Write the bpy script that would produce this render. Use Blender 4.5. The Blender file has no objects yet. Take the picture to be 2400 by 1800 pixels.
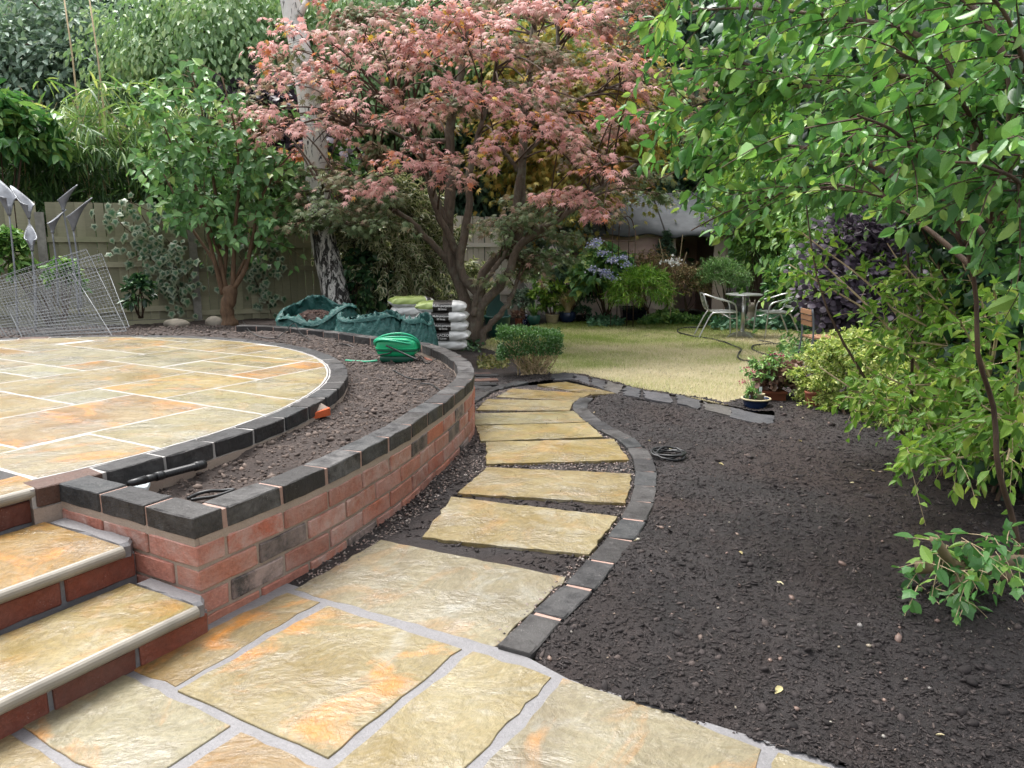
import bpy, bmesh, math, random
import numpy as np
from mathutils import Vector, Matrix, noise as mnoise

SC = bpy.context.scene
COL = SC.collection
R = math.radians
rng = np.random.default_rng(7)
random.seed(7)

# ------------------------------------------------------------------ camera, sky, sun, exposure
FPX, PITCH, EYE = 1785.0, R(10.5), 1.29          # focal length in photo pixels (2400 wide), pitch, eye height
cam_d = bpy.data.cameras.new('camera')
cam_d.sensor_width = 36.0
cam_d.lens = FPX / 2400 * 36.0
cam_d.clip_start, cam_d.clip_end = 0.05, 400
cam = bpy.data.objects.new('camera', cam_d)
cam.location = (0, 0, EYE)
cam.rotation_euler = (R(90) - PITCH, 0, 0)
COL.objects.link(cam)
SC.camera = cam

SUN_EL, SUN_AZ = R(68), R(-40)                   # azimuth clockwise from +Y: high, behind the camera to its right
world = bpy.data.worlds.new('World')
SC.world = world
world.use_nodes = True
wn = world.node_tree
sky = wn.nodes.new('ShaderNodeTexSky')
sky.sky_type = 'NISHITA'
sky.sun_disc = False
sky.sun_elevation = SUN_EL
sky.sun_rotation = SUN_AZ
sky.air_density, sky.dust_density, sky.ozone_density = 1.0, 6.0, 1.0
hs = wn.nodes.new('ShaderNodeHueSaturation')
hs.inputs['Saturation'].default_value = 0.22     # an overcast, nearly white sky
wn.links.new(sky.outputs[0], hs.inputs['Color'])
bg = wn.nodes['Background']
wn.links.new(hs.outputs[0], bg.inputs['Color'])
bg.inputs['Strength'].default_value = 0.15
sun_d = bpy.data.lights.new('sun', 'SUN')
sun_d.energy = 0.7
sun_d.angle = R(25)
sun_d.color = (1.0, 0.97, 0.92)
sun = bpy.data.objects.new('sun', sun_d)
sdir = Vector((math.sin(SUN_AZ) * math.cos(SUN_EL), math.cos(SUN_AZ) * math.cos(SUN_EL), math.sin(SUN_EL)))
sun.rotation_euler = sdir.to_track_quat('Z', 'Y').to_euler()
COL.objects.link(sun)
vs = SC.view_settings
vs.view_transform, vs.look = 'Standard', 'None'
vs.exposure, vs.gamma = 1.55, 1.0
vs.use_curve_mapping = False
SC.cycles.max_bounces = 7
SC.cycles.diffuse_bounces = 4
SC.cycles.glossy_bounces = 3
SC.cycles.transmission_bounces = 4
SC.cycles.use_denoising = True

# ------------------------------------------------------------------ measuring: photo pixels -> points of the place
def ray(x, y):
    u, v = (x - 1200) / FPX, (y - 900) / FPX
    return u, math.cos(PITCH) - v * math.sin(PITCH), -math.sin(PITCH) - v * math.cos(PITCH)
def at_z(x, y, z=0.0):                           # point at height z
    dx, dy, dz = ray(x, y)
    t = (z - EYE) / dz
    return np.array([dx * t, dy * t, z])
def at_d(x, y, d):                               # point at distance d along +Y
    dx, dy, dz = ray(x, y)
    t = d / dy
    return np.array([dx * t, d, EYE + dz * t])
def g(x, y):                                     # the garden falls gently away from the patio
    t = np.clip((np.asarray(y, float) - 4.2) / 8.5, 0, 1)
    return -0.26 * t * t * (3 - 2 * t) + 0 * np.asarray(x, float)
def on_g(x, y, up=0.0):
    z = 0.0
    for _ in range(12):
        p = at_z(x, y, z)
        z = float(g(p[0], p[1])) + up
    return at_z(x, y, z)
AD = np.array([math.cos(R(60)), math.sin(R(60))])   # the paving grid: a runs away to the right, b to the right and nearer
BD = np.array([math.sin(R(60)), -math.cos(R(60))])
def ab(a, b): return AD * a + BD * b

# ------------------------------------------------------------------ materials
def lin(h):
    h = h.lstrip('#')
    o = []
    for i in (0, 2, 4):
        v = int(h[i:i + 2], 16) / 255
        o.append(v / 12.92 if v <= .04045 else ((v + .055) / 1.055) ** 2.4)
    return (*o, 1)
class NT:
    def __init__(s, name):
        s.m = bpy.data.materials.new(name)
        s.m.use_nodes = True
        s.t = s.m.node_tree
        s.bsdf = s.t.nodes['Principled BSDF']
        s.out = s.t.nodes['Material Output']
    def n(s, typ): return s.t.nodes.new('ShaderNode' + typ)
    def set(s, sock, v):
        if hasattr(v, 'is_linked') or isinstance(v, bpy.types.NodeSocket): s.t.links.new(v, sock)
        else: sock.default_value = v
    def obj_co(s, sc=(1, 1, 1), rnd=False, spin=False):
        tc = s.n('TexCoord')
        mp = s.n('Mapping')
        if spin:                                  # every slab lies its own way round
            vr = s.n('VectorRotate'); vr.rotation_type = 'Z_AXIS'
            s.t.links.new(tc.outputs['Object'], vr.inputs['Vector'])
            s.t.links.new(s.math('MULTIPLY', s.n('ObjectInfo').outputs['Random'], 61.0), vr.inputs['Angle'])
            s.t.links.new(vr.outputs[0], mp.inputs['Vector'])
        else: s.t.links.new(tc.outputs['Object'], mp.inputs['Vector'])
        mp.inputs['Scale'].default_value = sc
        if rnd:                                   # a different piece of the pattern on every object
            oi = s.n('ObjectInfo')
            k = s.math('MULTIPLY', oi.outputs['Random'], 37.0)
            cx = s.n('CombineXYZ')
            for i in range(3): s.t.links.new(k, cx.inputs[i])
            s.t.links.new(cx.outputs[0], mp.inputs['Location'])
        return mp.outputs[0]
    def noise(s, vec, scale, detail=4, rough=.55, dist=0.0):
        nd = s.n('TexNoise')
        if vec is not None: s.t.links.new(vec, nd.inputs['Vector'])
        nd.inputs['Scale'].default_value = scale
        nd.inputs['Detail'].default_value = detail
        nd.inputs['Roughness'].default_value = rough
        nd.inputs['Distortion'].default_value = dist
        return nd.outputs['Fac']
    def voro(s, vec, scale, feat='F1'):
        nd = s.n('TexVoronoi')
        nd.feature = feat
        if vec is not None: s.t.links.new(vec, nd.inputs['Vector'])
        nd.inputs['Scale'].default_value = scale
        return nd.outputs['Distance']
    def ramp(s, fac, stops):
        nd = s.n('ValToRGB')
        e = nd.color_ramp.elements
        while len(e) < len(stops): e.new(0.5)
        for el, (p, c) in zip(e, stops):
            el.position = p
            el.color = lin(c) if isinstance(c, str) else ((c, c, c, 1) if isinstance(c, (int, float)) else c)
        s.t.links.new(fac, nd.inputs['Fac'])
        return nd.outputs['Color']
    def mix(s, fac, a, b, typ='MIX'):
        nd = s.n('MixRGB')
        nd.blend_type = typ
        for sock, v in zip(nd.inputs, (fac, a, b)):
            s.set(sock, lin(v) if isinstance(v, str) else v)
        return nd.outputs[0]
    def math(s, op, a, b=0.0):
        nd = s.n('Math')
        nd.operation = op
        s.set(nd.inputs[0], a)
        s.set(nd.inputs[1], b)
        return nd.outputs[0]
    def bump(s, h, strength=.4, dist=.01, prev=None):
        nd = s.n('Bump')
        nd.inputs['Strength'].default_value = strength
        nd.inputs['Distance'].default_value = dist
        s.t.links.new(h, nd.inputs['Height'])
        if prev is not None: s.t.links.new(prev, nd.inputs['Normal'])
        return nd.outputs[0]
    def fin(s, color=None, rough=None, normal=None, metal=None, spec=None, coat=None):
        b = s.bsdf.inputs
        if color is not None: s.set(b['Base Color'], lin(color) if isinstance(color, str) else color)
        if rough is not None: s.set(b['Roughness'], rough)
        if normal is not None: s.t.links.new(normal, b['Normal'])
        if metal is not None: b['Metallic'].default_value = metal
        if spec is not None: s.set(b['Specular IOR Level'], spec)
        return s.m
    def objcol(s): return s.n('ObjectInfo').outputs['Color']
    def attr(s, name):
        nd = s.n('Attribute')
        nd.attribute_name = name
        return nd.outputs['Fac']

def mat_simple(name, col, rough=.6, var=.25, scale=12, bump=.15, metal=None, spec=.5):
    t = NT(name)
    v = t.obj_co(rnd=True)
    n = t.noise(v, scale, 5)
    c = t.mix(t.ramp(n, [(.3, 0.), (.7, 1.)]), tuple(x * (1 - var) for x in lin(col)[:3]) + (1,), tuple(min(1, x * (1 + var)) for x in lin(col)[:3]) + (1,))
    return t.fin(c, rough, t.bump(t.noise(v, scale * 6, 3), bump, .004), metal, spec)

def mat_stone():
    t = NT('riven_sandstone')
    v = t.obj_co(rnd=True, spin=True)
    vs_ = t.obj_co((1, 1.9, 1), rnd=True, spin=True)
    base = t.objcol()
    big = t.noise(v, 2.2, 5, .6, .6)
    c = t.mix(t.ramp(big, [(.35, 0.), (.68, 1.)]), t.mix(.45, base, (.27, .245, .16, 1)), base)
    grey = t.noise(v, 3.1, 6, .65, 1.0)
    c = t.mix(t.ramp(grey, [(.56, 0.), (.74, .55)]), c, (.27, .275, .25, 1))
    och = t.noise(vs_, 2.6, 6, .62, .8)
    alpha = t.n('ObjectInfo').outputs['Alpha']
    m = t.math('MULTIPLY', t.ramp(och, [(.53, 0.), (.66, 1.)]), alpha)
    c = t.mix(m, c, (.34, .145, .03, 1))
    fine = t.noise(v, 55, 4, .7)
    c = t.mix(.5, c, t.ramp(fine, [(.25, .35), (.6, .8), (.8, 1.)]), 'OVERLAY')
    fine2 = t.noise(vs_, 18, 5, .7, .5)
    c = t.mix(t.ramp(fine2, [(.58, 0.), (.72, .35)]), c, (.42, .39, .29, 1))
    wet = t.noise(v, 3.4, 5, .6, .4)
    rough = t.ramp(wet, [(.36, .3), (.52, .38), (.7, .55)])
    layer = t.noise(v, 5.5, 8, .62, .9)
    ridge = t.math('ABSOLUTE', t.math('SUBTRACT', t.noise(v, 3.3, 6, .6, 1.2), .5))
    n1 = t.bump(ridge, .5, .03, t.bump(layer, .7, .024))
    c = t.mix(t.ramp(ridge, [(.0, .4), (.035, 0.)]), c, t.mix(.6, c, (.12, .09, .05, 1)))
    n2 = t.bump(t.noise(t.obj_co((1, 1.7, 1), rnd=True, spin=True), 46, 5, .62, .4), .5, .0045, n1)
    film = t.ramp(t.noise(t.obj_co((1, 1.4, 1)), 2.6, 7, .68, .6), [(.47, 0.), (.56, 1.)])
    t.set(t.bsdf.inputs['Coat Weight'], film)
    t.bsdf.inputs['Coat Roughness'].default_value = .05
    t.bsdf.inputs['Coat IOR'].default_value = 1.5
    t.t.links.new(t.bump(t.noise(t.obj_co((1, 1.6, 1), rnd=True), 24, 5, .6, .6), .8, .02, n1), t.bsdf.inputs['Coat Normal'])
    return t.fin(c, rough, n2, spec=.35)
def mat_mortar(name, a, b, rough=.55):
    t = NT(name)
    v = t.obj_co()
    c = t.mix(t.noise(v, 9, 6, .7), a, b)
    c = t.mix(.35, c, t.noise(v, 160, 3, .7), 'OVERLAY')
    return t.fin(c, rough, t.bump(t.noise(v, 90, 5, .7), .5, .006))
def mat_brick(name, smear, smear_amt, rough=.55, wet=False):
    t = NT(name)
    v = t.obj_co(rnd=True)
    base = t.objcol()
    c = t.mix(t.ramp(t.noise(v, 14, 6, .7, .4), [(.3, .0), (.75, .55)]), base, t.mix(.5, base, (.05, .045, .045, 1)))
    c = t.mix(.45, c, t.ramp(t.noise(v, 70, 5, .75), [(.3, .3), (.7, .75)]), 'OVERLAY')
    sm = t.noise(v, 9, 8, .72, .3)
    alpha = t.n('ObjectInfo').outputs['Alpha']
    m = t.math('MULTIPLY', t.ramp(sm, [(.4, 0.), (.62, smear_amt)]), alpha)
    c = t.mix(m, c, smear)
    spk = t.voro(v, 120)
    c = t.mix(t.math('MULTIPLY', t.ramp(spk, [(.08, 1.), (.16, 0.)]), t.ramp(t.noise(v, 11, 3), [(.52, 0.), (.62, .6)])), c, (.5, .48, .45, 1))
    r = t.ramp(t.noise(v, 9, 4), [(.35, .36), (.65, .7)]) if wet else rough
    nb = t.bump(t.noise(v, 28, 6, .7), .9, .01)
    nb = t.bump(t.noise(v, 190, 3, .6), .35, .002, nb)
    return t.fin(c, r, nb, spec=.3)
def mat_soil(name, dark, mid, pale, reach=.5, rough=.75, warm=None):
    t = NT(name)
    v = t.obj_co()
    n = t.noise(v, 3.0, 6, .65, .4)
    c = t.mix(t.ramp(n, [(.35, 0.), (.7, 1.)]), dark, mid)
    if warm: c = t.mix(t.ramp(t.noise(v, .75, 4, .6, .6), [(.45, 0.), (.62, .8)]), c, warm)
    sp = t.noise(v, 120, 4, .75)
    c = t.mix(t.ramp(sp, [(.58, 0.), (.75, reach)]), c, pale)
    nb = t.bump(t.noise(v, 30, 8, .78), 1.0, .045)
    nb = t.bump(t.noise(v, 150, 4, .7), .7, .006, nb)
    return t.fin(c, rough, nb, spec=.35)
def mat_leaf(name, stops, trans=.3, rough=.38, spec=.5, tcol=None, edge=None):
    t = NT(name)
    oi = t.n('ObjectInfo').outputs['Random']
    f = t.math('FRACT', t.math('ADD', t.attr('rnd'), t.math('MULTIPLY', oi, t.attr('own'))))
    f = t.attr('rnd') if False else f
    c = t.ramp(f, stops)
    if edge is not None:                          # variegated margin: 'rim' is 1 on the outline of each leaf
        c = t.mix(t.ramp(t.attr('rim'), [(.45, 0.), (.75, 1.)]), c, edge)
    v = t.obj_co()
    c = t.mix(.35, c, t.ramp(t.noise(v, 25, 3), [(.3, .3), (.7, .7)]), 'OVERLAY')
    t.fin(c, rough, spec=spec)
    tr = t.n('BsdfTranslucent')
    t.t.links.new(t.mix(.5, c, (.9, 1., .35, 1) if tcol is None else tcol, 'MULTIPLY') if tcol is not False else c, tr.inputs['Color'])
    mx = t.n('MixShader')
    mx.inputs[0].default_value = trans
    t.t.links.new(t.bsdf.outputs[0], mx.inputs[1])
    t.t.links.new(tr.outputs[0], mx.inputs[2])
    t.t.links.new(mx.outputs[0], t.out.inputs['Surface'])
    return t.m
def mat_attr(name, stops, rough=.7, spec=.4):     # colour chosen piece by piece ('rnd')
    t = NT(name)
    return t.fin(t.ramp(t.attr('rnd'), stops), rough, spec=spec)
def mat_bark(name, a, b, scale=(8, 8, 2), rough=.8, lich=None):
    t = NT(name)
    v = t.obj_co(scale)
    n = t.noise(v, 3, 7, .7, .6)
    c = t.mix(t.ramp(n, [(.3, 0.), (.7, 1.)]), a, b)
    if lich: c = t.mix(t.ramp(t.noise(t.obj_co(), 6, 6, .7), [(.52, 0.), (.66, .6)]), c, lich)
    return t.fin(c, rough, t.bump(n, .7, .02))
def mat_birch():
    t = NT('birch_bark')
    tc = t.obj_co()
    sx = t.n('SeparateXYZ'); t.t.links.new(tc, sx.inputs[0])
    fiss = t.noise(t.obj_co((5, 5, 1.2)), 2.6, 7, .7, 1.2)
    low = t.math('SUBTRACT', 1.55, t.math('MULTIPLY', sx.outputs[2], .75))   # cracked black bark at the foot, as old birches have
    k = t.ramp(t.math('ADD', fiss, t.math('MULTIPLY', t.math('MINIMUM', t.math('MAXIMUM', low, 0.), 1.), .09)), [(.55, 0.), (.6, 1.)])
    lent = t.noise(t.obj_co((3, 3, 22)), 2.5, 4, .6)
    k2 = t.ramp(lent, [(.66, 0.), (.7, .8)])
    white = t.mix(t.noise(tc, 9, 5), (.55, .54, .5, 1), (.74, .72, .68, 1))
    c = t.mix(k2, white, (.1, .09, .085, 1))
    c = t.mix(k, c, (.028, .026, .024, 1))
    return t.fin(c, .75, t.bump(fiss, .6, .03))
def mat_wood(name, a, b, grain=(3, 3, 40), green=None, rough=.75):
    t = NT(name)
    v = t.obj_co(grain, rnd=True)
    n = t.noise(v, 2, 6, .65, .5)
    c = t.mix(n, a, b)
    oi = t.n('ObjectInfo').outputs['Random']
    c = t.mix(.5, c, t.ramp(oi, [(0., .24), (1., .72)]), 'OVERLAY')
    if green is not None:
        c = t.mix(t.ramp(t.noise(t.obj_co(), 1.6, 6, .65), [(.4, 0.), (.65, .7)]), c, green)
    return t.fin(c, rough, t.bump(n, .35, .006))
def mat_cloth(name, col):
    t = NT(name)
    v = t.obj_co()
    c = t.mix(t.noise(v, 6, 5), tuple(x * .7 for x in lin(col)[:3]) + (1,), col)
    w = t.n('TexWave'); w.inputs['Scale'].default_value = 120; t.t.links.new(v, w.inputs['Vector'])
    return t.fin(c, .42, t.bump(t.noise(v, 16, 6, .6, 1.5), .8, .03, t.bump(w.outputs['Fac'], .15, .002)))

M = {}
M['stone'] = mat_stone()
M['mortar_grey'] = mat_mortar('grey_mortar', (.125, .122, .125, 1), (.21, .204, .21, 1), .4)
M['mortar_white'] = mat_mortar('white_mortar', (.27, .26, .245, 1), (.4, .385, .37, 1), .5)
M['mortar_pink'] = mat_mortar('pink_mortar', (.28, .17, .135, 1), (.36, .24, .195, 1), .7)
M['mortar_buff'] = mat_mortar('buff_mortar', (.27, .21, .165, 1), (.36, .29, .24, 1), .7)
M['nosing'] = mat_simple('cream_nosing', '#857f74', .35, .2, 8, .2)
M['brick'] = mat_brick('red_brick', (.46, .34, .30, 1), .85)
M['blue_brick'] = mat_brick('blue_black_brick', (.16, .155, .15, 1), .7, wet=True)
M['mulch'] = mat_soil('mulch', (.026, .022, .022, 1), (.056, .046, .045, 1), (.13, .11, .1, 1), .6, .55, (.05, .031, .026, 1))
M['planter_soil'] = mat_soil('planter_soil', (.05, .04, .037, 1), (.125, .095, .082, 1), (.24, .19, .165, 1), .6, .85)
M['ground'] = mat_soil('ground_soil', (.022, .019, .016, 1), (.045, .036, .028, 1), (.1, .085, .06, 1), .4, .85)
M['chips'] = mat_attr('mulch_chips', [(0, (.014, .012, .012, 1)), (.55, (.044, .037, .036, 1)), (.8, (.08, .063, .057, 1)), (.93, (.13, .1, .085, 1)), (1, (.24, .2, .14, 1))], .8, .2)
M['clods'] = mat_attr('soil_clods', [(0, (.045, .034, .03, 1)), (.5, (.1, .075, .062, 1)), (.85, (.19, .145, .12, 1)), (.95, (.3, .2, .15, 1)), (1, (.45, .42, .38, 1))], .85)
M['gravel'] = mat_attr('pea_gravel', [(0, (.05, .042, .04, 1)), (.4, (.13, .105, .09, 1)), (.75, (.2, .155, .135, 1)), (.92, (.22, .15, .125, 1)), (1, (.36, .33, .3, 1))], .5)
M['pebble'] = mat_attr('loose_pebbles', [(0, (.14, .09, .075, 1)), (.4, (.2, .14, .11, 1)), (.7, (.25, .21, .15, 1)), (.9, (.17, .16, .155, 1)), (1, (.42, .39, .3, 1))], .5)
M['slate'] = mat_brick('slate_flag', (.2, .19, .17, 1), .4, wet=True)
M['lawn'] = mat_soil('lawn_soil', (.17, .15, .085, 1), (.27, .23, .14, 1), (.38, .33, .21, 1), .5, .9)
M['grass'] = mat_leaf('lawn_grass', [(0, '#84984c'), (.3, '#a8b072'), (.55, '#cbc49c'), (1, '#e2d8ba')], .45, .6, .25, False)
M['bark'] = mat_bark('maple_bark', '#463c33', '#76685a', lich=(.2, .2, .15, 1))
M['twig'] = mat_bark('dark_twig', '#37291f', '#5c4736')
M['cane'] = mat_bark('pale_cane', '#a08c6c', '#cbb694')
M['lilac_bark'] = mat_bark('lilac_bark', '#4c3828', '#7a6048')
M['birch'] = mat_birch()
M['fence'] = mat_wood('fence_wood', (.22, .21, .135, 1), (.37, .345, .24, 1), green=(.19, .205, .105, 1))
M['fence_grey'] = mat_wood('grey_fence_wood', (.5, .47, .42, 1), (.64, .6, .53, 1))
M['concrete'] = mat_simple('concrete_post', '#86837c', .85, .25, 14, .5)
M['shed'] = mat_wood('shed_boards', (.58, .43, .37, 1), (.72, .57, .51, 1), (40, 3, 3))
M['felt'] = mat_simple('roof_felt', '#56595e', .75, .25, 5, .4)
M['dark'] = mat_simple('dark_interior', '#14120f', .9)
M['alu'] = mat_simple('brushed_aluminium', '#cfd0d0', .3, .06, 20, .05, .9)
M['galv'] = mat_simple('galvanised_wire', '#6d7072', .45, .15, 30, .1, .55)
M['lead'] = mat_simple('zinc_lily', '#84878c', .5, .3, 9, .3, .35)
M['rust'] = mat_simple('rusty_steel', '#4a372c', .8)
M['steel'] = mat_simple('grey_painted_steel', '#5d6166', .4, .1)
M['teak'] = mat_wood('teak_slats', (.26, .13, .07, 1), (.4, .22, .12, 1), (3, 30, 3))
M['hose_green'] = mat_simple('green_hose', '#1f9a72', .35, .1)
M['reel'] = mat_simple('green_plastic', '#11a06a', .33, .08, 6, .03)
M['reel_dark'] = mat_simple('dark_green_plastic', '#0b4a38', .4, .1)
M['black'] = mat_simple('black_rubber', '#17181a', .4, .15)
M['white'] = mat_simple('white_plastic', '#d8e2e4', .35, .05)
M['tarp'] = mat_cloth('green_woven_sheet', '#28605a')
M['bag_white'] = mat_simple('white_bag_film', '#c9c9c6', .3, .1, 7, .25)
M['bag_lime'] = mat_simple('lime_bag_film', '#93a35e', .3, .12, 7, .25)
M['bag_black'] = mat_simple('dark_bag_band', '#2c2926', .35, .1)
M['print'] = mat_simple('white_print', '#e4e2de', .5, .02)
M['tub'] = mat_simple('green_tub_plastic', '#14403a', .38, .12)
M['terracotta'] = mat_simple('terracotta', '#74402b', .75, .2, 9, .2)
M['blueglaze'] = mat_simple('blue_glaze', '#1c2b48', .18, .2, 10, .1)
M['navy'] = mat_simple('navy_glaze', '#161a2c', .25, .15)
M['greenglaze'] = mat_simple('green_glaze', '#2f5a50', .25, .2)
M['buffpot'] = mat_simple('buff_stoneware', '#a39878', .8, .2)
M['blackpot'] = mat_simple('black_pot_plastic', '#1d1d1e', .5)
M['patterned'] = NT('blue_white_pot')
_t = M['patterned']; M['patterned'] = _t.fin(_t.mix(_t.ramp(_t.voro(_t.obj_co(), 38), [(.3, 0.), (.42, 1.)]), '#c8cad6', '#3a4774'), .25)
M['boulder'] = mat_simple('boulder', '#7f786c', .85, .3, 9, .5)
M['orange_clay'] = mat_simple('broken_orange_brick', '#c05a30', .8, .2)
M['cutwood'] = mat_wood('cut_branch', '#6a5b45', '#937f62', (9, 9, 9))

def part_b(): pass
# ------------------------------------------------------------------ mesh helpers
def props(o, label=None, cat=None, group=None, kind=None):
    if label: o['label'] = label
    if cat: o['category'] = cat
    if group: o['group'] = group
    if kind: o['kind'] = kind
    return o
def empty(name, loc, label, cat, group=None, rz=0.0):
    o = bpy.data.objects.new(name, None)
    o.empty_display_size = .1
    o.location = tuple(float(v) for v in loc)
    o.rotation_euler = (0, 0, rz)
    COL.objects.link(o)
    return props(o, label, cat, group)
def link(name, me, parent=None, color=None):
    o = bpy.data.objects.new(name, me)
    COL.objects.link(o)
    if parent is not None: o.parent = parent
    if color is not None: o.color = color
    return o
class MB:
    """collects vertices and faces of one mesh"""
    def __init__(s): s.v, s.f, s.mi, s.n = [], [], [], 0
    def add(s, V, F, mi=0):
        V = np.asarray(V, float)
        s.v.append(V)
        s.f += [tuple(int(i) + s.n for i in f) for f in F]
        s.mi += [mi] * len(F)
        s.n += len(V)
        return s
    def box(s, c, h, rot=None, mi=0):
        c, h = np.asarray(c, float), np.asarray(h, float)
        V = np.array([[x, y, z] for x in (-1, 1) for y in (-1, 1) for z in (-1, 1)], float) * h
        if rot is not None: V = V @ np.asarray(rot, float).T
        return s.add(V + c, [(0, 1, 3, 2), (4, 6, 7, 5), (0, 4, 5, 1), (2, 3, 7, 6), (0, 2, 6, 4), (1, 5, 7, 3)], mi)
    def tube(s, pts, rad, n=6, mi=0, cap=True, closed=False):
        P = np.asarray(pts, float)
        k = len(P)
        rad = np.full(k, rad) if np.isscalar(rad) else np.asarray(rad, float)
        if closed: T = np.roll(P, -1, 0) - np.roll(P, 1, 0)
        else: T = np.gradient(P, axis=0)
        T /= np.linalg.norm(T, axis=1)[:, None] + 1e-12
        u = np.cross(T[0], [0, 0, 1.])
        if np.linalg.norm(u) < .1: u = np.cross(T[0], [1., 0, 0])
        u /= np.linalg.norm(u)
        V = []
        an = np.arange(n) * 2 * np.pi / n
        for i in range(k):
            u = u - T[i] * (u @ T[i])
            u /= np.linalg.norm(u) + 1e-12
            w = np.cross(T[i], u)
            V.append(P[i] + rad[i] * (np.cos(an)[:, None] * u + np.sin(an)[:, None] * w))
        V = np.concatenate(V)
        F = [(i * n + j, i * n + (j + 1) % n, (i + 1) * n + (j + 1) % n, (i + 1) * n + j) for i in range(k - 1) for j in range(n)]
        if closed: F += [((k - 1) * n + j, (k - 1) * n + (j + 1) % n, (j + 1) % n, j) for j in range(n)]
        elif cap: F += [tuple(range(n))[::-1], tuple((k - 1) * n + j for j in range(n))]
        return s.add(V, F, mi)
    def lathe(s, prof, c=(0, 0, 0), n=24, mi=0):
        P = np.asarray(prof, float)
        an = np.arange(n) * 2 * np.pi / n
        V = np.concatenate([np.c_[r * np.cos(an), r * np.sin(an), np.full(n, z)] for r, z in P]) + np.asarray(c, float)
        k = len(P)
        F = [(i * n + j, i * n + (j + 1) % n, (i + 1) * n + (j + 1) % n, (i + 1) * n + j) for i in range(k - 1) for j in range(n)]
        return s.add(V, F, mi)
    def prism(s, poly, z0, z1, mi=0, bev=0.0):
        P = np.asarray(poly, float)
        n = len(P)
        if bev:
            c = P.mean(0)
            d = P - c
            Pi = c + d * (1 - bev / (np.linalg.norm(d, axis=1)[:, None] + 1e-9))
            V = np.concatenate([np.c_[P, np.full(n, z0)], np.c_[P, np.full(n, z1 - bev)], np.c_[Pi, np.full(n, z1)]])
            F = [(j, (j + 1) % n, n + (j + 1) % n, n + j) for j in range(n)] + [(n + j, n + (j + 1) % n, 2 * n + (j + 1) % n, 2 * n + j) for j in range(n)]
            F += [tuple(range(2 * n, 3 * n)), tuple(range(n))[::-1]]
        else:
            V = np.concatenate([np.c_[P, np.full(n, z0)], np.c_[P, np.full(n, z1)]])
            F = [(j, (j + 1) % n, n + (j + 1) % n, n + j) for j in range(n)] + [tuple(range(n, 2 * n)), tuple(range(n))[::-1]]
        return s.add(V, F, mi)
    def mesh(s, name, mats, org=None, smooth=False):
        V = np.concatenate(s.v)
        if org is not None: V = V - np.asarray(org, float)
        me = bpy.data.meshes.new(name)
        me.from_pydata(V.tolist(), [], s.f)
        for m in (mats if isinstance(mats, (list, tuple)) else [mats]): me.materials.append(m)
        if any(s.mi): me.polygons.foreach_set('material_index', s.mi)
        if smooth: me.shade_smooth()
        me.update()
        return me
    def build(s, name, mats, parent=None, smooth=False, color=None, local=False):
        org = None if (parent is None or local) else np.array(wloc(parent))
        return link(name, s.mesh(name, mats, org, smooth), parent, color)
def wloc(o):
    l = Vector(o.location)
    while o.parent is not None:
        o = o.parent
        l = l + Vector(o.location)
    return tuple(l)
def fix_normals(o):
    bm = bmesh.new(); bm.from_mesh(o.data)
    bmesh.ops.recalc_face_normals(bm, faces=bm.faces)
    bm.to_mesh(o.data); bm.free()
def bigmesh(name, V, F, mats, parent=None, attrs=None, smooth=False, kind=None):
    """triangle mesh straight from arrays"""
    V = np.asarray(V, np.float32)
    if parent is not None: V = V - np.array(wloc(parent), np.float32)
    F = np.asarray(F, np.int32)
    me = bpy.data.meshes.new(name)
    me.vertices.add(len(V)); me.vertices.foreach_set('co', V.ravel())
    k = F.shape[1]
    me.loops.add(F.size); me.loops.foreach_set('vertex_index', F.ravel())
    me.polygons.add(len(F))
    me.polygons.foreach_set('loop_start', np.arange(0, F.size, k, dtype=np.int32))
    for a, val in (attrs or {}).items():
        at = me.attributes.new(a, 'FLOAT', 'POINT')
        at.data.foreach_set('value', np.asarray(val, np.float32))
    me.materials.append(mats)
    me.update(calc_edges=True)
    if smooth: me.shade_smooth()
    o = link(name, me, parent)
    if kind: o['kind'] = kind
    return o
def dup(root, loc, rz, label):
    r = root.copy(); COL.objects.link(r)
    r.location = loc; r.rotation_euler = (0, 0, rz); r['label'] = label
    for ch in root.children:
        c = ch.copy(); COL.objects.link(c); c.parent = r
        for gch in ch.children:
            d = gch.copy(); COL.objects.link(d); d.parent = c
    return r
def smooth_curve(pts, n):
    """Catmull-Rom through pts, n points evenly spaced along the length"""
    P = np.asarray(pts, float)
    E_ = np.vstack([2 * P[0] - P[1], P, 2 * P[-1] - P[-2]])
    out = []
    for i in range(1, len(E_) - 2):
        p0, p1, p2, p3 = E_[i - 1:i + 3]
        for t in np.linspace(0, 1, 12, endpoint=False):
            out.append(.5 * (2 * p1 + (p2 - p0) * t + (2 * p0 - 5 * p1 + 4 * p2 - p3) * t * t + (3 * p1 - p0 - 3 * p2 + p3) * t ** 3))
    out.append(P[-1])
    return resample(np.array(out), n)
def arclen(P): return np.r_[0, np.cumsum(np.linalg.norm(np.diff(P, axis=0), axis=1))]
def resample(P, n):
    s = arclen(P)
    u = np.linspace(0, s[-1], n)
    return np.stack([np.interp(u, s, P[:, k]) for k in range(P.shape[1])], 1)
def at_len(P, s0):
    s = arclen(P)
    p = np.array([np.interp(s0, s, P[:, k]) for k in range(P.shape[1])])
    e = 1e-3
    q = np.array([np.interp(s0 + e, s, P[:, k]) - np.interp(s0 - e, s, P[:, k]) for k in range(P.shape[1])])
    return p, q / (np.linalg.norm(q) + 1e-12)
def offset2(P, d):
    T = np.gradient(P[:, :2], axis=0)
    T /= np.linalg.norm(T, axis=1)[:, None]
    return P[:, :2] + d * np.c_[T[:, 1], -T[:, 0]]      # d > 0: to the right of the direction of travel
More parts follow.
